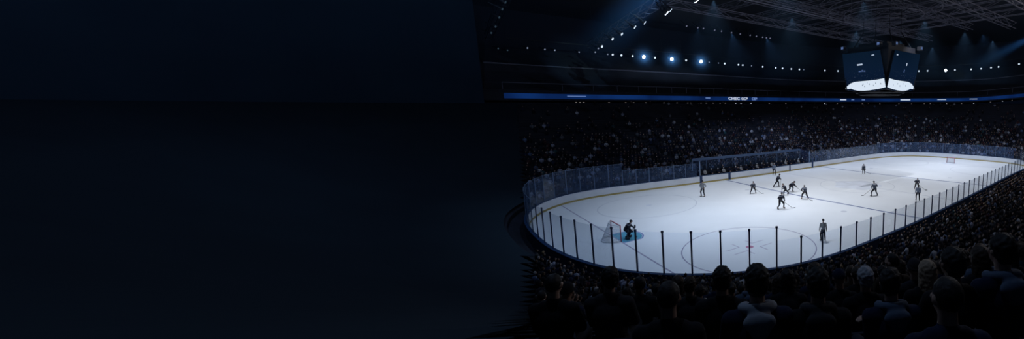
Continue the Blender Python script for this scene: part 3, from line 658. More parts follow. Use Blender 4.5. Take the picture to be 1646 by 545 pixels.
# seated spectator poses: all face +Y, z = 0 is the tread the feet rest on
HC = (0, 0.03, 1.235)
def seated(pose):
    st = 0.42 if pose == 'standing' else 0.0
    yaw, lean, hands = {'standing': (0.1, 0.02, 'sides'), 'lap': (0.0, 0.0, 'lap'), 'forward': (0.12, 0.22, 'knees'), 'turned': (0.55, 0.03, 'lap'), 'turned_right': (-0.5, 0.05, 'arms')}[pose]
    def T(x, y, z):   # lean the upper body about the hips
        d = z - 0.55; return V3(x, y + d * math.sin(lean), 0.55 + d * math.cos(lean) + st)
    sh = [T(s * 0.185, -0.02, 0.985) for s in (-1, 1)]
    if hands == 'lap': wr = [V3(s * 0.09, 0.27 + lean, 0.60) for s in (-1, 1)]; hd = [V3(-s * 0.5, 0.8, -0.15) for s in (-1, 1)]
    elif hands == 'knees': wr = [V3(s * 0.07, 0.50, 0.64) for s in (-1, 1)]; hd = [V3(-s * 0.4, 0.9, -0.2) for s in (-1, 1)]
    elif hands == 'sides': wr = [V3(s * 0.28, 0.06, 0.88) for s in (-1, 1)]; hd = [V3(0, 0.15, -1.0) for s in (-1, 1)]
    else: wr = [V3(-s * 0.06, 0.20 + 0.03 * s, 0.78 + 0.05 * s) for s in (-1, 1)]; hd = [V3(-s * 1.0, 0.1, 0.1) for s in (-1, 1)]
    el = [ik(sh[i], wr[i], 0.29, 0.26, V3((-1, 1)[i] * 0.7, -0.5, -0.5)) for i in (0, 1)]
    hip = [V3(s * 0.095, 0.02, 0.50) for s in (-1, 1)]; kn = [V3(s * 0.13, 0.42, 0.50) for s in (-1, 1)]; an = [V3(s * 0.12, 0.37, 0.09) for s in (-1, 1)]; to = [V3(s * 0.14, 0.50, 0.035) for s in (-1, 1)]
    
    if st: hip = [V3(s * 0.095, 0, 0.92) for s in (-1, 1)]; kn = [V3(s * 0.11, 0.03, 0.50) for s in (-1, 1)]; an = [V3(s * 0.12, 0, 0.09) for s in (-1, 1)]; to = [V3(s * 0.14, 0.14, 0.035) for s in (-1, 1)]
    nk = T(0, -0.01, 1.03); hc = T(*HC); pitch = 0.0
    def torso(b, k=1.0):
        b.ball(V3(0, 0, 0.53 + st), (0.17 * k, 0.135 * k, 0.12), 16); b.ball(T(0, -0.01, 0.68), (0.15 * k, 0.115 * k, 0.16), 16); b.ball(T(0, -0.015, 0.87), (0.172 * k, 0.122 * k, 0.165), 16)
        b.cap(sh[0], sh[1], 0.062 * k, n=14); b.cap(T(-0.09, -0.02, 1.02), T(0.09, -0.02, 1.02), 0.058 * k, n=12)
    def arms(b, k=0.0):
        for i in (0, 1): b.cap(sh[i], el[i], 0.052 + k, 0.043 + k, 12); b.cap(el[i], wr[i] if not k else el[i].lerp(wr[i], 0.92), 0.042 + k, 0.028 + k * 0.9, 12)
    def legs(b, k=0.0):
        for i in (0, 1): b.cap(hip[i], kn[i], 0.082 + k, 0.058 + k, 12); b.cap(kn[i], an[i], 0.056 + k, 0.038 + k, 12)
    b = B(); torso(b); arms(b); legs(b); b.cap(nk, hc + V3(0, -0.02, -0.06), 0.056, 0.054, 14); head(b, hc, yaw, pitch)
    for i in (0, 1): hand(b, wr[i], hd[i], (0, 0, -1), (1, -1)[i], 0.5); b.cap(an[i] - V3(0, 0.02, 0.045), to[i], 0.042, 0.034, 10)
    body = blob('person', b, 0.0125, 3)
    b = B(); torso(b, 1.13); arms(b, 0.016); b.cap(nk - V3(0, 0.005, 0.01), nk + V3(0, 0.0, 0.035), 0.075, 0.066, 14); jacket = blob('jacket', b, 0.014, 3)
    b = B(); b.ball(V3(0, 0, 0.52 + st), (0.178, 0.142, 0.11), 16); legs(b, 0.013); tr = blob('trousers', b, 0.018, 3)
    b = B(); pts = [nk + V3(0.105 * math.cos(a), 0.012 + 0.085 * math.sin(a), 0.028 - 0.03 * math.sin(a)) for a in np.linspace(0.75 * PI, 2.25 * PI, 15)]
    for p, q in zip(pts, pts[1:]): b.cap(p, q, 0.036, n=10)
    b.ball(nk + V3(0, -0.115, -0.02), (0.115, 0.055, 0.075), 14); b.ball(nk + V3(0, -0.13, -0.07), (0.075, 0.04, 0.07), 12)
    hood = blob('hood', b, 0.012, 3)
    hairs = {k: hair_mesh(k, hc, yaw, pitch) for k in ('short', 'crop', 'long', 'bun', 'beanie', 'cap')}
    return dict(body=body, jacket=jacket, trousers=tr, hood=hood, hair=hairs)
POSES = {k: seated(k) for k in ('lap', 'forward', 'turned', 'turned_right')}
M['shoe'] = mat('shoe_black', (0.01, 0.01, 0.012), 0.6)
def spectator(loc, rz, pose, hair, hcol, jcol, hood, skin, scale, label, group=None):
    P = POSES[pose]
    o = link('person', P['body'], SKIN[skin], None, loc); o.rotation_euler = (0, 0, rz); o.scale = (scale,) * 3
    link('jacket', P['jacket'], CM[jcol], o); link('trousers', P['trousers'], M['denim'], o)
    nm = {'beanie': 'beanie', 'cap': 'cap'}.get(hair, 'hair')
    link(nm, P['hair'][hair], CM[hcol] if nm != 'hair' else HAIR[hcol], o)
    if hood: link('hood', P['hood'], CM[hood], o)
    return tag(o, label, 'person', group)

# seats: every place in the rows that the camera could see
SEATS = []
ROWP = []
for r in range(ROWS):
    P, per = resample(ring(row_d(r)), 900); n = int(per / 0.56)
    R, _ = resample(ring(row_d(r)), n); Nn = normals(R); ROWP.append((R, Nn))
def in_bench(p): return -15.6 < p[0] < 9.5 and p[1] > 5
AISLE = [math.radians(a) for a in range(0, 360, 1)]
cen = np.array([1.5, 0.0])
for r in range(ROWS):
    R, Nn = ROWP[r]; z = tread(r); n = len(R)
    for j in range(n):
        p = R[j]; u = j / n
        pr = proj((p[0], p[1], z + 1.1))
        if pr is None or pr[0] > 1760 or pr[0] < 760 or pr[1] > 640: continue
        if abs(((u * 24) % 1) - 0.5) * (n / 24) < 0.9: continue      # aisles
        SEATS.append((r, j, p, Nn[j], z, pr))

# the people close to the camera, one by one: photo position of the head top, depth, look
HERO = [  # x, head-top y, depth, pose, hair style, hair colour / hat colour, jacket, hood, skin, label
 (1072, 457, 2.6, 'lap', 'crop', 'dark-haired', 'black', None, 0, 'dark cropped-haired person in black jacket, nearest the dark left end of the crowd'),
 (1160, 432, 3.9, 'lap', 'short', 'dark-haired', 'black', None, 0, 'dark-haired person in black coat, just left of the pale-hooded spectator'),
 (1217, 430, 2.3, 'lap', 'short', 'dark-haired', 'navy', 'pale grey', 0, 'dark-haired person in navy jacket with pale grey hood down on the neck'),
 (1316, 435, 2.5, 'lap', 'short', 'dark-haired', 'black', 'charcoal', 0, 'dark-haired person in black jacket with charcoal hood, right of the pale-hooded spectator'),
 (1393, 432, 3.5, 'lap', 'short', 'grey-haired', 'black', None, 0, 'grey-haired person in black coat, the palest head of the front rows'),
 (1438, 438, 2.5, 'turned_right', 'short', 'dark-haired', 'navy', 'slate blue', 0, 'dark-haired person in navy jacket with slate blue hood, beside the grey-haired spectator'),
 (1493, 421, 3.4, 'lap', 'long', 'blond', 'black', None, 0, 'long-haired blond person in black jacket, back to the camera'),
 (1535, 402, 2.8, 'lap', 'short', 'dark-haired', 'black', None, 1, 'tall dark-haired person in black jacket, right of the long-haired blond spectator'),
 (1530, 478, 1.7, 'lap', 'crop', 'dark-haired', 'navy', None, 0, 'crop-haired person in navy top low at the front, largest head in the crowd'),
 (1614, 380, 2.9, 'lap', 'short', 'dark-haired', 'navy', 'slate blue', 0, 'dark-haired person in navy jacket with slate blue hood at right edge of crowd'),
 (1108, 447, 5.0, 'lap', 'short', 'brown-haired', 'charcoal', None, 0, 'brown-haired person in charcoal jacket, behind and right of the cropped-haired spectator'),
 (1268, 447, 4.6, 'forward', 'long', 'dark-haired', 'black', None, 1, 'long dark-haired person in black jacket, right of the pale-hooded spectator'),
 (1350, 440, 5.0, 'lap', 'cap', 'navy', 'black', None, 0, 'person in navy cap and black jacket, just left of the grey-haired spectator'),
 (1578, 398, 3.6, 'lap', 'long', 'brown-haired', 'black', None, 0, 'long brown-haired person in black coat, left of the slate-hooded spectator at right edge'),
 (1472, 420, 4.6, 'lap', 'beanie', 'charcoal', 'charcoal', None, 0, 'person in charcoal beanie and jacket, left of the long-haired blond spectator'),
]
taken = []
def d_of(p):
    best = 1e9
    for k in range(NO):
        a, b = OUT[k], OUT[(k + 1) % NO]; ab = b - a; t = np.clip(np.dot(p - a, ab) / np.dot(ab, ab), 0, 1); best = min(best, np.linalg.norm(p - a - ab * t))
    return best
def sit(p, n, jit=0.12): return math.atan2(-n[1], -n[0]) - PI / 2 + random.uniform(-jit, jit)
for x, ty, w, pose, hs, hc, jc, hd, sk, lab in HERO:
    q = CAM + FW * w + RT * (w * (x - CX) / F) - UP * (w * (ty - CY) / F)
    dd = d_of(np.array(q[:2])); r = min(ROWS - 1, max(0, round((dd - 1.75) / PITCHD))); R, Nn = ROWP[r]
    j = int(np.argmin(np.linalg.norm(R - np.array(q[:2]), axis=1))); n = Nn[j]; t = np.array([-n[1], n[0]])
    p = R[j]; z = tread(r)
    for _ in range(12):   # slide along the row until the head stands at the right bearing
        pr = proj((p[0], p[1], z + 1.3)); p2 = p + t * 0.01; pr2 = proj((p2[0], p2[1], z + 1.3)); p = p + t * 0.01 * np.clip((x - pr[0]) / (pr2[0] - pr[0] + 1e-9), -60, 60)
    pr = proj((p[0], p[1], z + 1.3)); ztop = None
    # height that puts the crown at the photo's height
    lo, hi = 0.85, 2.1
    for _ in range(30):
        m_ = (lo + hi) / 2
        if proj((p[0], p[1], z + m_))[1] > ty: lo = m_
        else: hi = m_
    sc = min(1.12, max(0.9, lo / 1.345))
    taken.append((p[0], p[1])); print('HERO', lab[:40], 'row', r, 'depth %.2f want %.2f' % (pr[2], w), 'scale', round(lo / 1.345, 2))
    spectator((p[0], p[1], z), sit(p, n, 0.08), pose, hs, hc, jc, hd, sk, sc, lab)

# two people standing at the glass are seen as taller heads there: seat the rest
free = []
for s in SEATS:
    r, j, p, n, z, pr = s
    if any(math.hypot(p[0] - a, p[1] - b) < 0.52 for a, b in taken): continue
    if pr[2] < 4.6 and (pr[0] > 1050 or pr[2] < 3.6): continue
    if math.hypot(p[0] - CAM.x, p[1] - CAM.y) < 2.4: continue
    if in_bench(p) and r < 2: continue
    if in_dark_left(p): continue
    nearside = n[1] < -0.25 or p[1] < -8 and n[0] < 0.3
    if pr[0] < 840 and (nearside or r > 1): continue
    fill = 0.93 if nearside else (0.94 if r < 13 else (0.72 if r < 17 else (0.30 if r < 21 else 0.05)))
    if not nearside and p[0] < -22: fill *= 0.75
    if random.random() > fill: continue
    free.append(s)
near = sorted([s for s in free if s[5][0] > 862 and s[5][0] < 1668], key=lambda s: s[5][2])
N_IND = 254
indiv, rest = near[:N_IND], set(id(s) for s in near[:N_IND]); rest = [s for s in free if id(s) not in rest]
byrow = {}
for s in indiv: byrow.setdefault(s[0], []).append(s)
jw = ['black'] * 6 + ['navy'] * 4 + ['charcoal'] * 4 + ['maroon', 'olive', 'slate blue', 'grey', 'teal', 'brown', 'brown', 'grey', 'white']
for r in sorted(byrow):
    for k, s in enumerate(sorted(byrow[r], key=lambda s: s[5][0])):
        _, j, p, n, z, pr = s
        hs = random.choice(['short'] * 5 + ['crop'] * 3 + ['long'] * 4 + ['bun', 'beanie', 'cap']); jc = random.choice(jw)
        hc = random.choice(['dark-haired'] * 5 + ['brown-haired'] * 4 + ['grey-haired', 'blond']); hat = random.choice(['black', 'navy', 'charcoal', 'maroon', 'grey'])
        hd = random.choice([None] * 4 + [jc]); sk = random.choice([0, 0, 0, 1, 1, 2])
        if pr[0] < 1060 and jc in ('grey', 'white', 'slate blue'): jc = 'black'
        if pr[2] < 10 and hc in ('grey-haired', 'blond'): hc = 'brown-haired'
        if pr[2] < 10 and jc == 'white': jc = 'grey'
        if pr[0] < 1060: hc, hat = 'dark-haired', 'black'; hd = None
        if hs in ('beanie', 'cap'): look = 'person in %s %s and %s jacket' % (hat, hs, jc); hc = hat
        else: look = '%s person in %s jacket' % ({'long': 'long ', 'bun': 'bunned '}.get(hs, '') + hc, jc)
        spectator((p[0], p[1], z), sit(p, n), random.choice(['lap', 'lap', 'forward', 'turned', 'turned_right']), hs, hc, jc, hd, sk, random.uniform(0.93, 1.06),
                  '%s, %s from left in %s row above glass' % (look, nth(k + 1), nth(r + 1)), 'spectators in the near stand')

# everyone farther away: one mass of simple seated bodies
def crowd_person():
    V, Fc, Cc = [], [], []
    def loft(rings, n, col, close=True):
        base = len(V)
        for (x, y, z, rx, ry) in rings:
            for k in range(n):
                a = 2 * PI * (k + 0.5) / n; V.append((x + rx * math.cos(a), y + ry * math.sin(a), z)); Cc.append(col)
        for a in range(len(rings) - 1):
            for k in range(n): Fc.append((base + a * n + k, base + a * n + (k + 1) % n, base + (a + 1) * n + (k + 1) % n, base + (a + 1) * n + k))
        Fc.append(tuple(base + (len(rings) - 1) * n + k for k in range(n)))
    loft([(0, 0, 0.42, .17, .14), (0, -.01, .66, .16, .12), (0, -.015, .88, .21, .13), (0, -.02, .99, .20, .09), (0, -.01, 1.05, .07, .06)], 6, 0)
    base = len(V)
    bm = bmesh.new(); bmesh.ops.create_icosphere(bm, subdivisions=1, radius=1)
    for v in bm.verts:
        V.append((v.co.x * .082, v.co.y * .098 + .02, v.co.z * .118 + 1.22)); Cc.append(1 if (v.co.y > 0.05 and v.co.z < 0.5) else 2)
    for f in bm.faces: Fc.append(tuple(base + v.index for v in f.verts))
    bm.free()
    for s in (-1, 1):
        base = len(V)
        for (x, y, z, r) in ((s * .21, -.02, .97, .055), (s * .26, .06, .72, .05), (s * .10, .28, .62, .04)):
            for k in range(4): a = PI / 2 * k + PI / 4; V.append((x + r * math.cos(a), y + r * math.sin(a) * .7, z + r * math.sin(a) * .7)); Cc.append(0)
        for a in (0, 1):
            for k in range(4): Fc.append((base + a * 4 + k, base + a * 4 + (k + 1) % 4, base + a * 4 + 4 + (k + 1) % 4, base + a * 4 + 4 + k))
        base = len(V)
        for (x, y, z, r) in ((s * .09, .0, .50, .085), (s * .12, .42, .50, .062), (s * .12, .38, .03, .05)):
            for k in range(4): a = PI / 2 * k + PI / 4; V.append((x + r * math.cos(a), y + r * math.sin(a) * .5, z + r * math.sin(a) * .8)); Cc.append(3)
        for a in (0, 1):
            for k in range(4): Fc.append((base + a * 4 + k, base + a * 4 + (k + 1) % 4, base + a * 4 + 4 + (k + 1) % 4, base + a * 4 + 4 + k))
    return np.array(V), Fc, np.array(Cc)
CV, CFc, CCc = crowd_person()
skc = np.array([(0.46, 0.32, 0.27), (0.40, 0.27, 0.21), (0.26, 0.16, 0.12)]); hrc = np.array([(0.012, .010, .012), (.04, .028, .02), (.03, .02, .015), (.3, .3, .33), (.22, .16, .09)])
jkc = np.array([(.010, .010, .016), (.010, .012, .02), (.016, .018, .032), (.014, .022, .055), (.02, .02, .03), (.05, .02, .025), (.05, .05, .06), (.12, .13, .16), (.45, .47, .55), (.32, .34, .46), (.10, .14, .25), (.03, .08, .10)])
jkp = np.array([.16, .16, .14, .12, .11, .06, .06, .05, .05, .03, .04, .02]); jkp /= jkp.sum()
nv = len(CV); n = len(rest); VV = np.zeros((n, nv, 3)); CL = np.ones((n, nv, 4))
for k, (r, j, p, nn, z, pr) in enumerate(rest):
    a = math.atan2(-nn[1], -nn[0]) - PI / 2 + rng.uniform(-.3, .3); s = rng.uniform(.92, 1.07); c, sn = math.cos(a), math.sin(a)
    Q = CV * np.array([s * rng.uniform(.95, 1.1), s, s]); Q[:, 1] += np.maximum(Q[:, 2] - .5, 0) * rng.uniform(-.05, .25)
    VV[k, :, 0] = Q[:, 0] * c - Q[:, 1] * sn + p[0]; VV[k, :, 1] = Q[:, 0] * sn + Q[:, 1] * c + p[1]; VV[k, :, 2] = Q[:, 2] + z
    br = rng.uniform(.35, 1.5); pal = np.stack([jkc[rng.choice(12, p=jkp)], skc[rng.choice(3)] * br, hrc[rng.choice(5, p=[.4, .25, .2, .08, .07])], (.014, .016, .026)]); CL[k, :, :3] = pal[CCc]
me = bpy.data.meshes.new('crowd'); lens = np.array([len(f) for f in CFc]); flat = np.array([i for f in CFc for i in f])
me.vertices.add(n * nv); me.vertices.foreach_set('co', VV.ravel()); NL = n * len(flat); me.loops.add(NL); me.polygons.add(n * len(CFc))
me.loops.foreach_set('vertex_index', (np.arange(n)[:, None] * nv + flat[None]).ravel().astype(np.int32))
st_ = np.concatenate([[0], np.cumsum(lens)[:-1]]); me.polygons.foreach_set('loop_start', (np.arange(n)[:, None] * len(flat) + st_[None]).ravel().astype(np.int32))
me.polygons.foreach_set('loop_total', np.tile(lens, n).astype(np.int32)); me.polygons.foreach_set('use_smooth', [True] * (n * len(CFc)))
ca = me.color_attributes.new('clothes', 'FLOAT_COLOR', 'POINT'); ca.data.foreach_set('color', CL.ravel()); me.update(); me.validate()
cm = mat('crowd_clothes', (0.1, 0.1, 0.1), 0.8, spec=0.15); at_ = cm.node_tree.nodes.new('ShaderNodeAttribute'); at_.attribute_name = 'clothes'
cm.node_tree.links.new(at_.outputs['Color'], cm.node_tree.nodes['Principled BSDF'].inputs['Base Color'])
tag(link('crowd', me, cm), 'dense crowd filling the far stands and the distant right-hand rows', 'crowd', kind='stuff')
print('crowd', n, 'verts', n * nv, 'seats', len(SEATS))

# ------------------------------------------------------------------ players, officials
def stripes():
    m = mat('official_stripes', (0.4, 0.4, 0.44), 0.8); nt = m.node_tree; N = nt.nodes.new; L = nt.links.new
    tc = N('ShaderNodeTexCoord'); sp = N('ShaderNodeSeparateXYZ'); L(tc.outputs['Object'], sp.inputs[0]); mu = N('ShaderNodeMath'); mu.operation = 'MULTIPLY'; mu.inputs[1].default_value = 62; L(sp.outputs['X'], mu.inputs[0])
    si = N('ShaderNodeMath'); si.operation = 'SINE'; L(mu.outputs[0], si.inputs[0]); gt = N('ShaderNodeMath'); gt.operation = 'GREATER_THAN'; gt.inputs[1].default_value = 0.0; L(si.outputs[0], gt.inputs[0])
    mx = N('ShaderNodeMixRGB'); L(gt.outputs[0], mx.inputs[0]); mx.inputs[1].default_value = (0.012, 0.012, 0.016, 1); mx.inputs[2].default_value = (0.5, 0.52, 0.56, 1); L(mx.outputs[0], nt.nodes['Principled BSDF'].inputs['Base Color']); return m
def banded(name, base, band):
    m = mat(name, base, 0.8); nt = m.node_tree; N = nt.nodes.new; L = nt.links.new
    tc = N('ShaderNodeTexCoord'); sp = N('ShaderNodeSeparateXYZ'); L(tc.outputs['Generated'], sp.inputs[0]); rp = N('ShaderNodeValToRGB'); e = rp.color_ramp; e.interpolation = 'CONSTANT'
    e.elements[0].position = 0; e.elements[0].color = (*base, 1); e.elements[1].position = 0.12; e.elements[1].color = (*band, 1)
    for p, c in ((0.2, base), (0.80, band), (0.88, base)): k = e.elements.new(p); k.color = (*c, 1)
    L(sp.outputs['Z'], rp.inputs['Fac']); L(rp.outputs['Color'], nt.nodes['Principled BSDF'].inputs['Base Color']); return m
KIT = {'dark': banded('jersey_dark', (0.010, 0.012, 0.024), (0.20, 0.22, 0.28)), 'grey': banded('jersey_grey', (0.05, 0.06, 0.09), (0.35, 0.38, 0.45)), 'striped': stripes(), 'pale': mat('official_pale', (0.16, 0.20, 0.28), 0.8, var=0.2, bscale=8)}
M['pants'] = mat('hockey_pants', (0.008, 0.009, 0.016), 0.8); M['sock'] = banded('hockey_socks', (0.012, 0.014, 0.028), (0.10, 0.11, 0.15)); M['helmet'] = mat('helmet_dark', (0.012, 0.013, 0.02), 0.35); M['helmet_white'] = mat('helmet_white', (0.6, 0.63, 0.68), 0.35)
M['skate'] = mat('skate_black', (0.01, 0.01, 0.013), 0.4); M['blade'] = mat('skate_blade', (0.5, 0.5, 0.55), 0.25, metal=0.9); M['glove'] = mat('glove_dark', (0.014, 0.014, 0.022), 0.7); M['stick'] = mat('stick_dark', (0.03, 0.025, 0.022), 0.5); M['pad'] = mat('goalie_pad', (0.05, 0.05, 0.07), 0.7, var=0.3, bscale=6)
M['visor'] = mat('helmet_visor', (0.05, 0.06, 0.08), 0.1)
STANCE = {  # hip height, lean, left foot, right foot (x, y), hands (left, right), head pitch
 'stand': (0.98, 0.05, (-0.17, 0.02), (0.17, -0.02), ((-0.30, 0.08, 0.92), (0.30, 0.06, 0.92))),
 'hips': (0.98, 0.03, (-0.20, 0.0), (0.20, 0.02), ((-0.24, 0.05, 1.05), (0.24, 0.05, 1.05))),
 'ready': (0.90, 0.42, (-0.34, -0.05), (0.32, 0.10), ((-0.10, 0.52, 0.98), (0.22, 0.42, 1.12))),
 'wide': (0.88, 0.32, (-0.42, 0.02), (0.40, 0.05), ((-0.12, 0.48, 0.96), (0.26, 0.38, 1.10))),
 'stride': (0.90, 0.55, (-0.16, 0.34), (0.22, -0.62), ((-0.16, 0.58, 1.00), (0.20, 0.40, 1.10))),
 'bend': (0.84, 0.95, (-0.20, 0.30), (0.24, -0.35), ((-0.08, 0.78, 0.80), (0.22, 0.60, 0.92))),
}
def skater(loc, heading, stance, kit, label, ref=False, helmet='helmet', stick=None, scale=1.0, group='players and officials on the ice'):
    hz, lean, lf, rf, hands = STANCE[stance]
    Pv = V3(0, 0, hz + 0.03); up = V3(0, math.sin(lean), math.cos(lean)); ch = Pv + up * 0.36; nk = Pv + up * 0.55; hc = nk + up * 0.10 + V3(0, 0.03 + 0.03 * lean, 0.115)
    sh = [ch + up * 0.13 + V3(s * 0.205, 0, 0) for s in (-1, 1)]; wr = [V3(*h) for h in hands]
    el = [ik(sh[i], wr[i], 0.30, 0.28, V3((-1, 1)[i] * 1.0, -0.6, -0.4)) for i in (0, 1)]
    hip = [Pv + V3(s * 0.10, 0, -0.03) for s in (-1, 1)]; an = [V3(lf[0], lf[1], 0.15), V3(rf[0], rf[1], 0.15 if rf[1] > -0.5 else 0.20)]
    kn = [ik(hip[i], an[i], 0.45, 0.44, V3((-1, 1)[i] * 0.25, 1, 0.1)) for i in (0, 1)]; w = 1 if not ref else 0
    o_hip = 1.0
    b = B(); b.ball(Pv, (0.165, 0.13, 0.13), 14); b.cap(Pv, ch, 0.135, 0.155, 14); b.ball(ch, (0.185, 0.13, 0.17), 14, Matrix.Rotation(-lean, 4, 'X')); b.cap(sh[0], sh[1], 0.065, n=12); b.cap(nk - up * 0.05, hc + V3(0, -0.01, -0.05), 0.06, 0.055, 12); head(b, hc, 0, -0.1)
    for i in (0, 1):
        b.cap(sh[i], el[i], 0.05, 0.042); b.cap(el[i], wr[i], 0.042, 0.03); b.cap(hip[i], kn[i], 0.085, 0.06); b.cap(kn[i], an[i], 0.058, 0.042); b.cap(an[i], an[i] + V3(0, 0.14, -0.06), 0.042, 0.035)
        d_ = (wr[i] - el[i]).normalized(); hand(b, wr[i], d_ if ref else d_ + V3(0, 0.2, -0.5), V3((1, -1)[i], 0, -0.3), (1, -1)[i], 0.5 if ref else 1.1)
    body = link('person', blob('person', b, 0.0125, 2), SKIN[0], None, loc); body.rotation_euler = (0, 0, heading - PI / 2); body.scale = (scale,) * 3
    b = B(); b.cap(Pv + up * 0.02, ch, 0.165 + 0.02 * w, 0.185 + 0.025 * w, 16); b.ball(ch + up * 0.05, (0.225 + 0.03 * w, 0.165 + 0.02 * w, 0.17), 16, Matrix.Rotation(-lean, 4, 'X')); b.cap(sh[0], sh[1], 0.082 + 0.02 * w, n=14); b.cap(nk - up * 0.06, nk + up * 0.01, 0.085, 0.075, 12)
    for i in (0, 1): b.cap(sh[i], el[i], 0.082 + 0.02 * w, 0.066 + 0.015 * w); b.cap(el[i], el[i].lerp(wr[i], 0.85), 0.064 + 0.015 * w, 0.046 + 0.012 * w)
    link('jersey', blob('jersey', b, 0.016, 3), KIT[kit], body)
    b = B(); b.ball(Pv + V3(0, -0.01, -0.02), (0.19 + 0.02 * w, 0.155 + 0.02 * w, 0.14), 14)
    for i in (0, 1):
        if ref: b.cap(hip[i], kn[i], 0.105, 0.078); b.cap(kn[i], an[i] + V3(0, 0, 0.03), 0.076, 0.06)
        else: b.cap(hip[i], hip[i].lerp(kn[i], 0.88), 0.125, 0.105)
    link('trousers' if ref else 'hockey_pants', blob('pants', b, 0.016, 3), M['pants'], body)
    for i in (0, 1):
        if not ref:
            b = B(); b.cap(hip[i].lerp(kn[i], 0.75), kn[i], 0.08, 0.085); b.cap(kn[i], an[i] + V3(0, 0, 0.02), 0.085, 0.056); link('sock', blob('sock', b, 0.016, 2), M['sock'], body)
            b = B(); d_ = (wr[i] - el[i]).normalized(); b.cap(el[i].lerp(wr[i], 0.75), wr[i], 0.062, 0.055)
            f = (d_ + V3(0, 0.2, -0.5)).normalized(); b.ball(wr[i] + f * 0.05, (0.052, 0.05, 0.055), 10); s_ = V3(0, 0, 1).cross(f).normalized()
            for k in range(4): p = wr[i] + f * 0.06 + s_ * (0.036 - 0.024 * k); b.cap(p, p + f * (0.055 + 0.01 * (k in (1, 2))), 0.0165, 0.015, 8); b.cap(p + f * 0.06, p + f * 0.045 + V3(0, -0.02, -0.045), 0.0155, 0.0145, 8)
            b.cap(wr[i] + f * 0.02 + s_ * 0.045 * (1, -1)[i], wr[i] + f * 0.075 + s_ * 0.075 * (1, -1)[i], 0.019, 0.016, 8); link('glove', blob('glove', b, 0.011, 2), M['glove'], body)
        b = B(); a = an[i]; toe = V3(0.04 * (-1, 1)[i], 0.17, -0.075); b.cap(a + V3(0, 0, 0.09), a + V3(0, -0.03, -0.05), 0.058, 0.05); b.cap(a + V3(0, -0.03, -0.06), a + toe, 0.048, 0.042); sk = link('skate', blob('skate', b, 0.014, 2), M['skate'], body)
        z0 = a.z - 0.15; B().box((a.x + 0.02 * (-1, 1)[i], a.y + 0.06, z0 + 0.022), (0.008, 0.29, 0.035)).box((a.x, a.y - 0.02, z0 + 0.045), (0.03, 0.05, 0.04)).box((a.x + 0.03 * (-1, 1)[i], a.y + 0.13, z0 + 0.045), (0.03, 0.05, 0.04)).link('skate_blade', M['blade'], sk)
    b = B(); b.ball(hc + V3(0, -0.012, 0.028), (0.098, 0.118, 0.108), 18); b.cap(hc + V3(0, -0.07, 0.09), hc + V3(0, 0.06, 0.1), 0.04, 0.035); b.ball(hc + V3(0, -0.06, -0.02), (0.095, 0.06, 0.07), 12)
    cut = lambda p: p.y - hc.y > 0.035 and p.z - hc.z < 0.045
    h = link('helmet', blob('helmet', b, 0.012, 2, cut), M[helmet], body)
    b = B()
    for k in range(-4, 5): a = k * 0.19; b.box((hc.x + 0.108 * math.sin(a), hc.y + 0.118 * math.cos(a), hc.z + 0.02), (0.026, 0.004, 0.07), -a)
    b.link('visor', M['visor'], h)
    tag(body, label, 'person', group)
    if stick:
        lo_h, hi_h = wr[0], wr[1]; R = Matrix.Translation(loc) @ Matrix.Rotation(heading - PI / 2, 4, 'Z') @ Matrix.Scale(scale, 4)
        d_ = (lo_h - hi_h).normalized(); top = hi_h - d_ * 0.12; t = (top.z - 0.05) / max(-d_.z, 0.12); heel = top + d_ * min(t, 1.5); 
        if heel.z > 0.06: heel.z = 0.05
        b = B(); b.tube(top + V3(0, 0.06, -0.02), heel + V3(0, 0.03, 0), 0.018, 0.018, 6); b.tube(top + V3(0, 0.06, -0.02), top + V3(0, 0.06, -0.02) + d_ * 0.1, 0.024, n=6)
        st = b.link('hockey_stick', M['stick'], None); st.matrix_world = R
        sd = V3(d_.x, d_.y, 0).normalized() if V3(d_.x, d_.y, 0).length > .01 else V3(0, 1, 0); bl = B(); m_ = heel + V3(0, 0.03, 0) + sd * 0.14
        bl.box((m_.x, m_.y, 0.05), (0.30, 0.014, 0.075), math.atan2(sd.y, sd.x)); bl.box((m_.x + sd.x * .14, m_.y + sd.y * .14, 0.055), (0.06, 0.014, 0.065), math.atan2(sd.y, sd.x) + 0.25); bl.link('stick_blade', M['black'], st)
        tag(st, stick, 'hockey stick', 'hockey sticks')
    return body
AWAY, RIGHT, LEFT, TOWARD = HEAD, HEAD - PI / 2, HEAD + PI / 2, HEAD + PI
def S(px, py, top, *a, **k):
    p = at(px, py); w = proj(p)[2]; h = (py - top) / F * w
    hs = {'stand': 1.86, 'hips': 1.86, 'ready': 1.70, 'wide': 1.72, 'stride': 1.62, 'bend': 1.42}[a[1]]
    sc = h / hs * 1.02; print('PLAYER', px, 'scale %.2f' % sc); return skater((p.x, p.y, 0.0), *a, scale=min(1.22, max(0.9, sc)), **k)
S(1323, 387.5, 352.5, AWAY + 0.2, 'stand', 'striped', 'person in striped official shirt and black trousers standing nearest on the ice', ref=True)
S(1130, 316, 290.5, TOWARD - 0.3, 'hips', 'striped', 'person in striped official shirt standing by the far boards, left of the players', ref=True)
S(1244.5, 281.5, 262.5, TOWARD, 'stand', 'pale', 'person in pale shirt and white helmet standing against the far boards', ref=True, helmet='helmet_white')
S(1210, 311, 291.5, TOWARD + 0.5, 'wide', 'grey', 'person in grey hockey jersey, legs wide, leftmost of the skating players', stick='hockey stick held by the leftmost skating player')
S(1249, 300.5, 281, RIGHT + 0.5, 'stride', 'dark', 'person in dark hockey jersey striding, rearmost of the midrink cluster', stick='hockey stick held by the rearmost player of the midrink cluster')
S(1262.5, 314, 295.5, LEFT + 0.5, 'stride', 'dark', 'person in dark hockey jersey leaning into a stride in middle of the cluster', stick='hockey stick held by the leaning player amid the cluster')
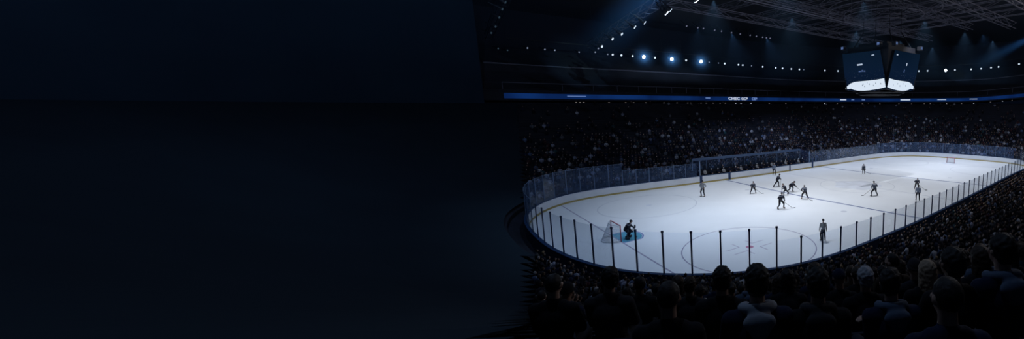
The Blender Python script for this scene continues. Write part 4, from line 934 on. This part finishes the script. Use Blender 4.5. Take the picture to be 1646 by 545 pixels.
S(1270, 308.5, 291.5, RIGHT - 0.2, 'bend', 'dark', 'person in dark hockey jersey bent forward, rightmost of the midrink cluster', stick='hockey stick held by the bent player right of the cluster')
S(1254.5, 335.5, 309, TOWARD + 0.7, 'wide', 'dark', 'person in dark hockey jersey with legs wide, nearest of the midrink cluster', stick='hockey stick held by the nearest player of the midrink cluster')
S(1294, 319.5, 297.5, TOWARD - 0.4, 'wide', 'grey', 'person in grey hockey jersey on the blue line, right of the cluster', stick='hockey stick held by the player on the blue line')
S(1388, 279.5, 264, TOWARD, 'stand', 'grey', 'person in grey hockey jersey standing farthest away on the ice', stick='hockey stick held by the player farthest away')
S(1406, 315.5, 292, AWAY + 0.4, 'wide', 'grey', 'person in grey hockey jersey, legs wide, in front of the centre ice emblem', stick='hockey stick held by the player before the centre emblem')
S(1473, 304, 286, TOWARD, 'ready', 'grey', 'person in grey jersey and white helmet half hidden behind the official', helmet='helmet_white', stick='hockey stick held by the half hidden player on the right')
S(1475, 322.5, 298, AWAY - 0.2, 'stand', 'pale', 'person in pale blue official shirt standing near the right-hand glass', ref=True)

# goalkeeper
STANCE['goalie'] = (0.72, 0.62, (-0.30, 0.05), (0.30, 0.05), ((-0.36, 0.50, 0.78), (0.36, 0.52, 0.72)))
gp = at(1007, 383); gk = skater((gp.x, gp.y, 0), RIGHT + 0.15, 'goalie', 'dark', 'person in dark goalkeeper kit and leg pads crouching before the near goal', scale=1.12, stick=None)
for s in (-1, 1):
    b = B(); b.box((s * 0.30, 0.17, 0.40), (0.27, 0.10, 0.66), 0, Matrix.Rotation(-0.22, 4, 'X')); b.box((s * 0.31, 0.26, 0.09), (0.26, 0.18, 0.12)); b.box((s * 0.29, 0.20, 0.76), (0.26, 0.12, 0.16), 0, Matrix.Rotation(-0.5, 4, 'X'))
    link('leg_pad', blob('leg_pad', b, 0.02, 3), M['pad'], gk)
b = B(); b.box((0.40, 0.62, 0.74), (0.20, 0.05, 0.36), 0.15); link('blocker', blob('blocker', b, 0.02, 3), M['pad'], gk)
b = B(); b.ball((-0.42, 0.60, 0.82), (0.15, 0.07, 0.16), 14); b.cap((-0.36, 0.56, 0.72), (-0.30, 0.60, 0.80), 0.05); link('catching_glove', blob('catching_glove', b, 0.02, 3), M['pad'], gk)
b = B(); b.tube((0.38, 0.66, 1.1), (0.22, 0.74, 0.45), 0.018, n=6); b.box((0.17, 0.76, 0.26), (0.10, 0.03, 0.44), 0, Matrix.Rotation(0.23, 4, 'Y')); b.box((-0.02, 0.78, 0.055), (0.36, 0.03, 0.10))
gs = b.link('hockey_stick', M['stick']); gs.matrix_world = gk.matrix_basis if False else Matrix.Translation(gp) @ Matrix.Rotation(RIGHT + 0.15 - PI / 2, 4, 'Z') @ Matrix.Scale(1.12, 4)
tag(gs, 'wide-paddled goalkeeper stick held low before the near goal', 'hockey stick', 'hockey sticks')

# the benches behind the far boards
hm_ = B(); hm_.ball((0, 0.018, 1.263), (0.098, 0.118, 0.108), 16); hm_.ball((0, -0.03, 1.215), (0.095, 0.06, 0.07), 12); HELM = blob('helmet', hm_, 0.014, 2, lambda p: p.y > 0.065 and p.z < 1.28)
R0, N0 = ROWP[0]; R1, N1 = ROWP[1]
bs = sorted([j for j in range(len(R0)) if -14.3 < R0[j][0] < 8.6 and R0[j][1] > 5], key=lambda j: R0[j][0])[::2]
for k, j in enumerate(bs):
    p, n = R0[j], N0[j]; o = link('person', POSES['forward' if k % 3 == 0 else 'lap']['body'], SKIN[0], None, (p[0], p[1], tread(0))); o.rotation_euler = (0, 0, sit(p, n)); wh = k % 4 != 1
    P = POSES['forward' if k % 3 == 0 else 'lap']
    link('jersey', P['jacket'], CM['white' if k % 3 == 1 else 'navy'], o); link('hockey_pants', P['trousers'], M['pants'], o)
    hl = link('helmet', HELM, M['helmet_white' if wh else 'helmet'], o)
    if k % 3 == 0: hl.matrix_basis = Matrix.Translation((0, 0, 0.55)) @ Matrix.Rotation(-0.22, 4, 'X') @ Matrix.Translation((0, 0, -0.55))
    tag(o, 'person in %s jersey and %s helmet on the bench behind far boards, %s from left' % ('white' if k % 3 == 1 else 'navy', 'white' if wh else 'dark', nth(k + 1)), 'person', 'players on the bench')
for k, px in enumerate((1160, 1183, 1207, 1226, 1262, 1290)):
    j = min((j for j in range(len(R1)) if R1[j][1] > 5), key=lambda j: abs((proj((*R1[j], 1.5)) or (9e9,))[0] - px)); p, n = R1[j], N1[j]
    spectator((p[0], p[1], tread(1)), sit(p, n), 'lap', 'short', random.choice(['dark-haired', 'grey-haired']), 'charcoal', None, 0, 1.0, 'person in charcoal coat behind the benched players, %s from left' % nth(k + 1), 'staff behind the bench')
jb0 = min(range(NO), key=lambda i: abs(OUT[i][0] + 14.8) + (99 if OUT[i][1] < 5 else 0)); jb1 = min(range(NO), key=lambda i: abs(OUT[i][0] - 9.0) + (99 if OUT[i][1] < 5 else 0))
bg = sweep('bench_glass', [(2.98, 0.55), (2.98, 3.1), (3.0, 3.1), (3.0, 0.55)], M['glass_far'], i0=jb0, i1=jb1, closed=True)
M['edge'] = mat('polished_edge', (0.40, 0.52, 0.70), 0.4); M['reflection_blue'] = mat('bench_reflection_blue', (0.10, 0.17, 0.32), 0.4)
sweep('top_reflection', [(2.9, 3.1), (2.9, 3.5), (3.06, 3.5), (3.06, 3.1)], M['reflection_blue'], bg, i0=jb0, i1=jb1, closed=True)  # blue band stands in for the reflection along the glass top
for i in range(jb0, jb1 + 1, 5):
    p = ring(3.03)[i]; B().box((p[0], p[1], 1.9), (0.08, 0.08, 2.8), 0).link('post', M['far_post'], bg)
tag(bg, 'long glass screen with blue reflection band on top behind the players benches', 'glass screen')
for k, i in enumerate((jb0, jb1)):
    p, n = OUT[i] + NRM[i] * 1.6, NRM[i]; g = link('end_glass', B().box((0, 0, 1.05), (2.6, 0.02, 2.1)).mesh('end_glass'), M['glass_far'], None, (p[0], p[1], 1.16)); g.rotation_euler = (0, 0, math.atan2(n[1], n[0]))
    B().box((-1.3, 0, 1.05), (0.07, 0.07, 2.2)).box((1.3, 0, 1.05), (0.07, 0.07, 2.2)).link('post', M['edge'], g)
    tag(g, ['upright glass end screen at left end of the players bench', 'upright glass end screen at right end of the players bench'][k], 'glass screen')

# ------------------------------------------------------------------ light
def spot(p, target, W, size, blend=0.6, col=(0.72, 0.84, 1.0), r=0.1):
    l = bpy.data.lights.new('rink_light', 'SPOT'); l.energy = W; l.spot_size = math.radians(size); l.spot_blend = blend; l.color = col; l.shadow_soft_size = r
    o = bpy.data.objects.new('rink_light', l); COL.objects.link(o); o.location = p; o.rotation_euler = (Vector(p) - Vector(target)).to_track_quat('Z', 'Y').to_euler(); o['kind'] = 'helper'; return o
for x, W, lc in ((-30, 4500, (0.58, 0.75, 1.0)), (-19, 10600, (0.86, 0.90, 0.96)), (-6, 8600, (0.92, 0.93, 0.96)), (9, 10500, (0.92, 0.93, 0.96)), (23, 10000, (0.85, 0.9, 1.0)), (36, 10500, (0.85, 0.9, 1.0))):
    for sy in (-1, 1):
        spot((x, sy * 6.0, 24.0), (x, sy * 6.5 - 1.0, 0), W, 84, 0.95, lc)
w = bpy.data.worlds.new('world'); scn.world = w; w.use_nodes = True; w.node_tree.nodes['Background'].inputs['Color'].default_value = (0.001, 0.002, 0.005, 1)
def fill(p, W, col):
    l = bpy.data.lights.new('fill_light', 'POINT'); l.energy = W; l.color = col; l.shadow_soft_size = 0.1
    o = bpy.data.objects.new('fill_light', l); COL.objects.link(o); o.location = p; o['kind'] = 'helper'  # added fill lamp without a fixture, brightens stands and crowd
FT = [at(px, 40 + 22 * (px - 1089) / 151 + 1, 24.2) for px in (1122, 1176, 1232)]
for p, W, c in (((-46, -29, 27), 900, (0.45, 0.65, 1.0)), ((-44, 6, 27), 2200, (0.45, 0.65, 1.0)), ((-24, -31, 27), 900, (0.8, 0.85, 1.0)), ((6, -31, 27), 1700, (0.95, 0.9, 0.92)), ((30, -29, 27), 2600, (0.95, 0.9, 0.92)),
                ): fill(p, W, c)
for p, q, W in ((FT[0], (-12, 24, 2), 2600), (FT[1], (3, 23, 2), 8500), (FT[2], (18, 23, 2), 8500), (Vector((30.5, 8.2, 24.5)), (44, 20, 2), 4500), (Vector((30.5, -6.2, 24.5)), (52, -3, 2), 4000)):
    o = spot(p, q, W, 84, 1.0, (0.58, 0.72, 1.0), 0.1); o.name = 'fill_light'  # added fill spots that brighten the far crowd
# haze under the roof, lit by the glaring lamps and two blue beams
hz = bpy.data.materials.new('haze'); hz.use_nodes = True; nt = hz.node_tree; nt.nodes.clear(); vsn = nt.nodes.new('ShaderNodeVolumeScatter'); vsn.inputs['Color'].default_value = (0.25, 0.55, 1.0, 1)
vsn.inputs['Density'].default_value = 0.00045; vsn.inputs['Anisotropy'].default_value = 0.0; no = nt.nodes.new('ShaderNodeOutputMaterial'); nt.links.new(vsn.outputs[0], no.inputs['Volume'])
tag(B().box((20, 10, 23.4), (170, 140, 15.0)).link('haze', hz), 'thin blue haze hanging under the arena roof', 'haze', kind='stuff')
def soft_haze(name, dens, radial, R0, R1=None, L=1.0, col=(0.16, 0.45, 1.0)):
    """haze that thins out towards the edge of a ball or of a beam lying along its own z axis"""
    m = bpy.data.materials.new(name); m.use_nodes = True; nt = m.node_tree; nt.nodes.clear(); N = nt.nodes.new; K = nt.links.new
    tc = N('ShaderNodeTexCoord'); sp = N('ShaderNodeSeparateXYZ'); K(tc.outputs['Object'], sp.inputs[0])
    def mth(op, a, b=None):
        n = N('ShaderNodeMath'); n.operation = op
        for k, v in ((0, a), (1, b)):
            if v is None: continue
            if isinstance(v, (int, float)): n.inputs[k].default_value = v
            else: K(v, n.inputs[k])
        return n.outputs[0]
    if radial:
        ln = N('ShaderNodeVectorMath'); ln.operation = 'LENGTH'; K(tc.outputs['Object'], ln.inputs[0]); rr = mth('DIVIDE', ln.outputs['Value'], R0); fade = None
    else:
        xy = mth('SQRT', mth('ADD', mth('MULTIPLY', sp.outputs['X'], sp.outputs['X']), mth('MULTIPLY', sp.outputs['Y'], sp.outputs['Y'])))
        t = mth('DIVIDE', sp.outputs['Z'], L); rr = mth('DIVIDE', xy, mth('ADD', R0, mth('MULTIPLY', t, R1 - R0))); fade = mth('POWER', mth('MAXIMUM', mth('SUBTRACT', 1.0, t), 0.0), 0.7)
    d = mth('POWER', mth('MAXIMUM', mth('SUBTRACT', 1.0, rr), 0.0), 1.8)
    if fade is not None: d = mth('MULTIPLY', d, fade)
    v = N('ShaderNodeVolumeScatter'); v.inputs['Color'].default_value = (*col, 1); K(mth('MULTIPLY', d, dens), v.inputs['Density'])
    o = N('ShaderNodeOutputMaterial'); K(v.outputs[0], o.inputs['Volume']); return m
lh = soft_haze('lamp_haze', 0.12, True, 3.3)
for k, p in enumerate(GLOW):
    d = (CAM - Vector(p)).normalized(); c = Vector(p) + d * 1.0
    l = bpy.data.lights.new('glare_light', 'POINT'); l.energy = 200; l.color = (0.6, 0.78, 1.0); l.shadow_soft_size = 0.12
    o = bpy.data.objects.new('glare_light', l); COL.objects.link(o); o.location = c; o['kind'] = 'helper'
    tag(B().ball((0, 0, 0), 3.3, 16).link('lamp_haze', lh, None, c), 'blue glow of haze round the %s large glaring lamp from left' % nth(k + 1), 'haze', kind='stuff')
def beam(a, b, r0, r1, W, dens, label):
    a, b = Vector(a), Vector(b); L = (b - a).length; ang = 2 * math.degrees(math.atan((r1 - r0) / L))
    o = B().tube((0, 0, 0), (0, 0, L), r0, r1, 24).link('light_beam', soft_haze('beam_haze', dens, False, r0, r1, L)); o.location = a; o.rotation_euler = (b - a).to_track_quat('Z', 'Y').to_euler()
    tag(o, label, 'light beam', kind='stuff')
    src = a - (b - a).normalized() * (r0 / max((r1 - r0) / L, 1e-3)) * 0.5
    o = spot(src, b, W, ang * 1.15, 0.8, (0.3, 0.6, 1.0), 0.1); o.name = 'beam_light'
beam(at(1085, -45, 24.2), at(952, 85, 21.3), 1.6, 6.0, 30000, 0.05, 'broad blue light beam falling through haze beside the lamp truss')
beam(at(1668, 55, 24.5), at(1552, 114, 22.0), 0.8, 3.6, 34000, 0.05, 'narrow blue light beam at right edge under the roof')
vs_ = scn.view_settings; vs_.view_transform = 'Standard'; vs_.look = 'None'; vs_.gamma = 1.0; vs_.exposure = 0.0; vs_.use_curve_mapping = False
scn.cycles.transparent_max_bounces = 32; scn.cycles.max_bounces = 6; scn.cycles.diffuse_bounces = 3; scn.cycles.glossy_bounces = 2
scn.cycles.sample_clamp_indirect = 4
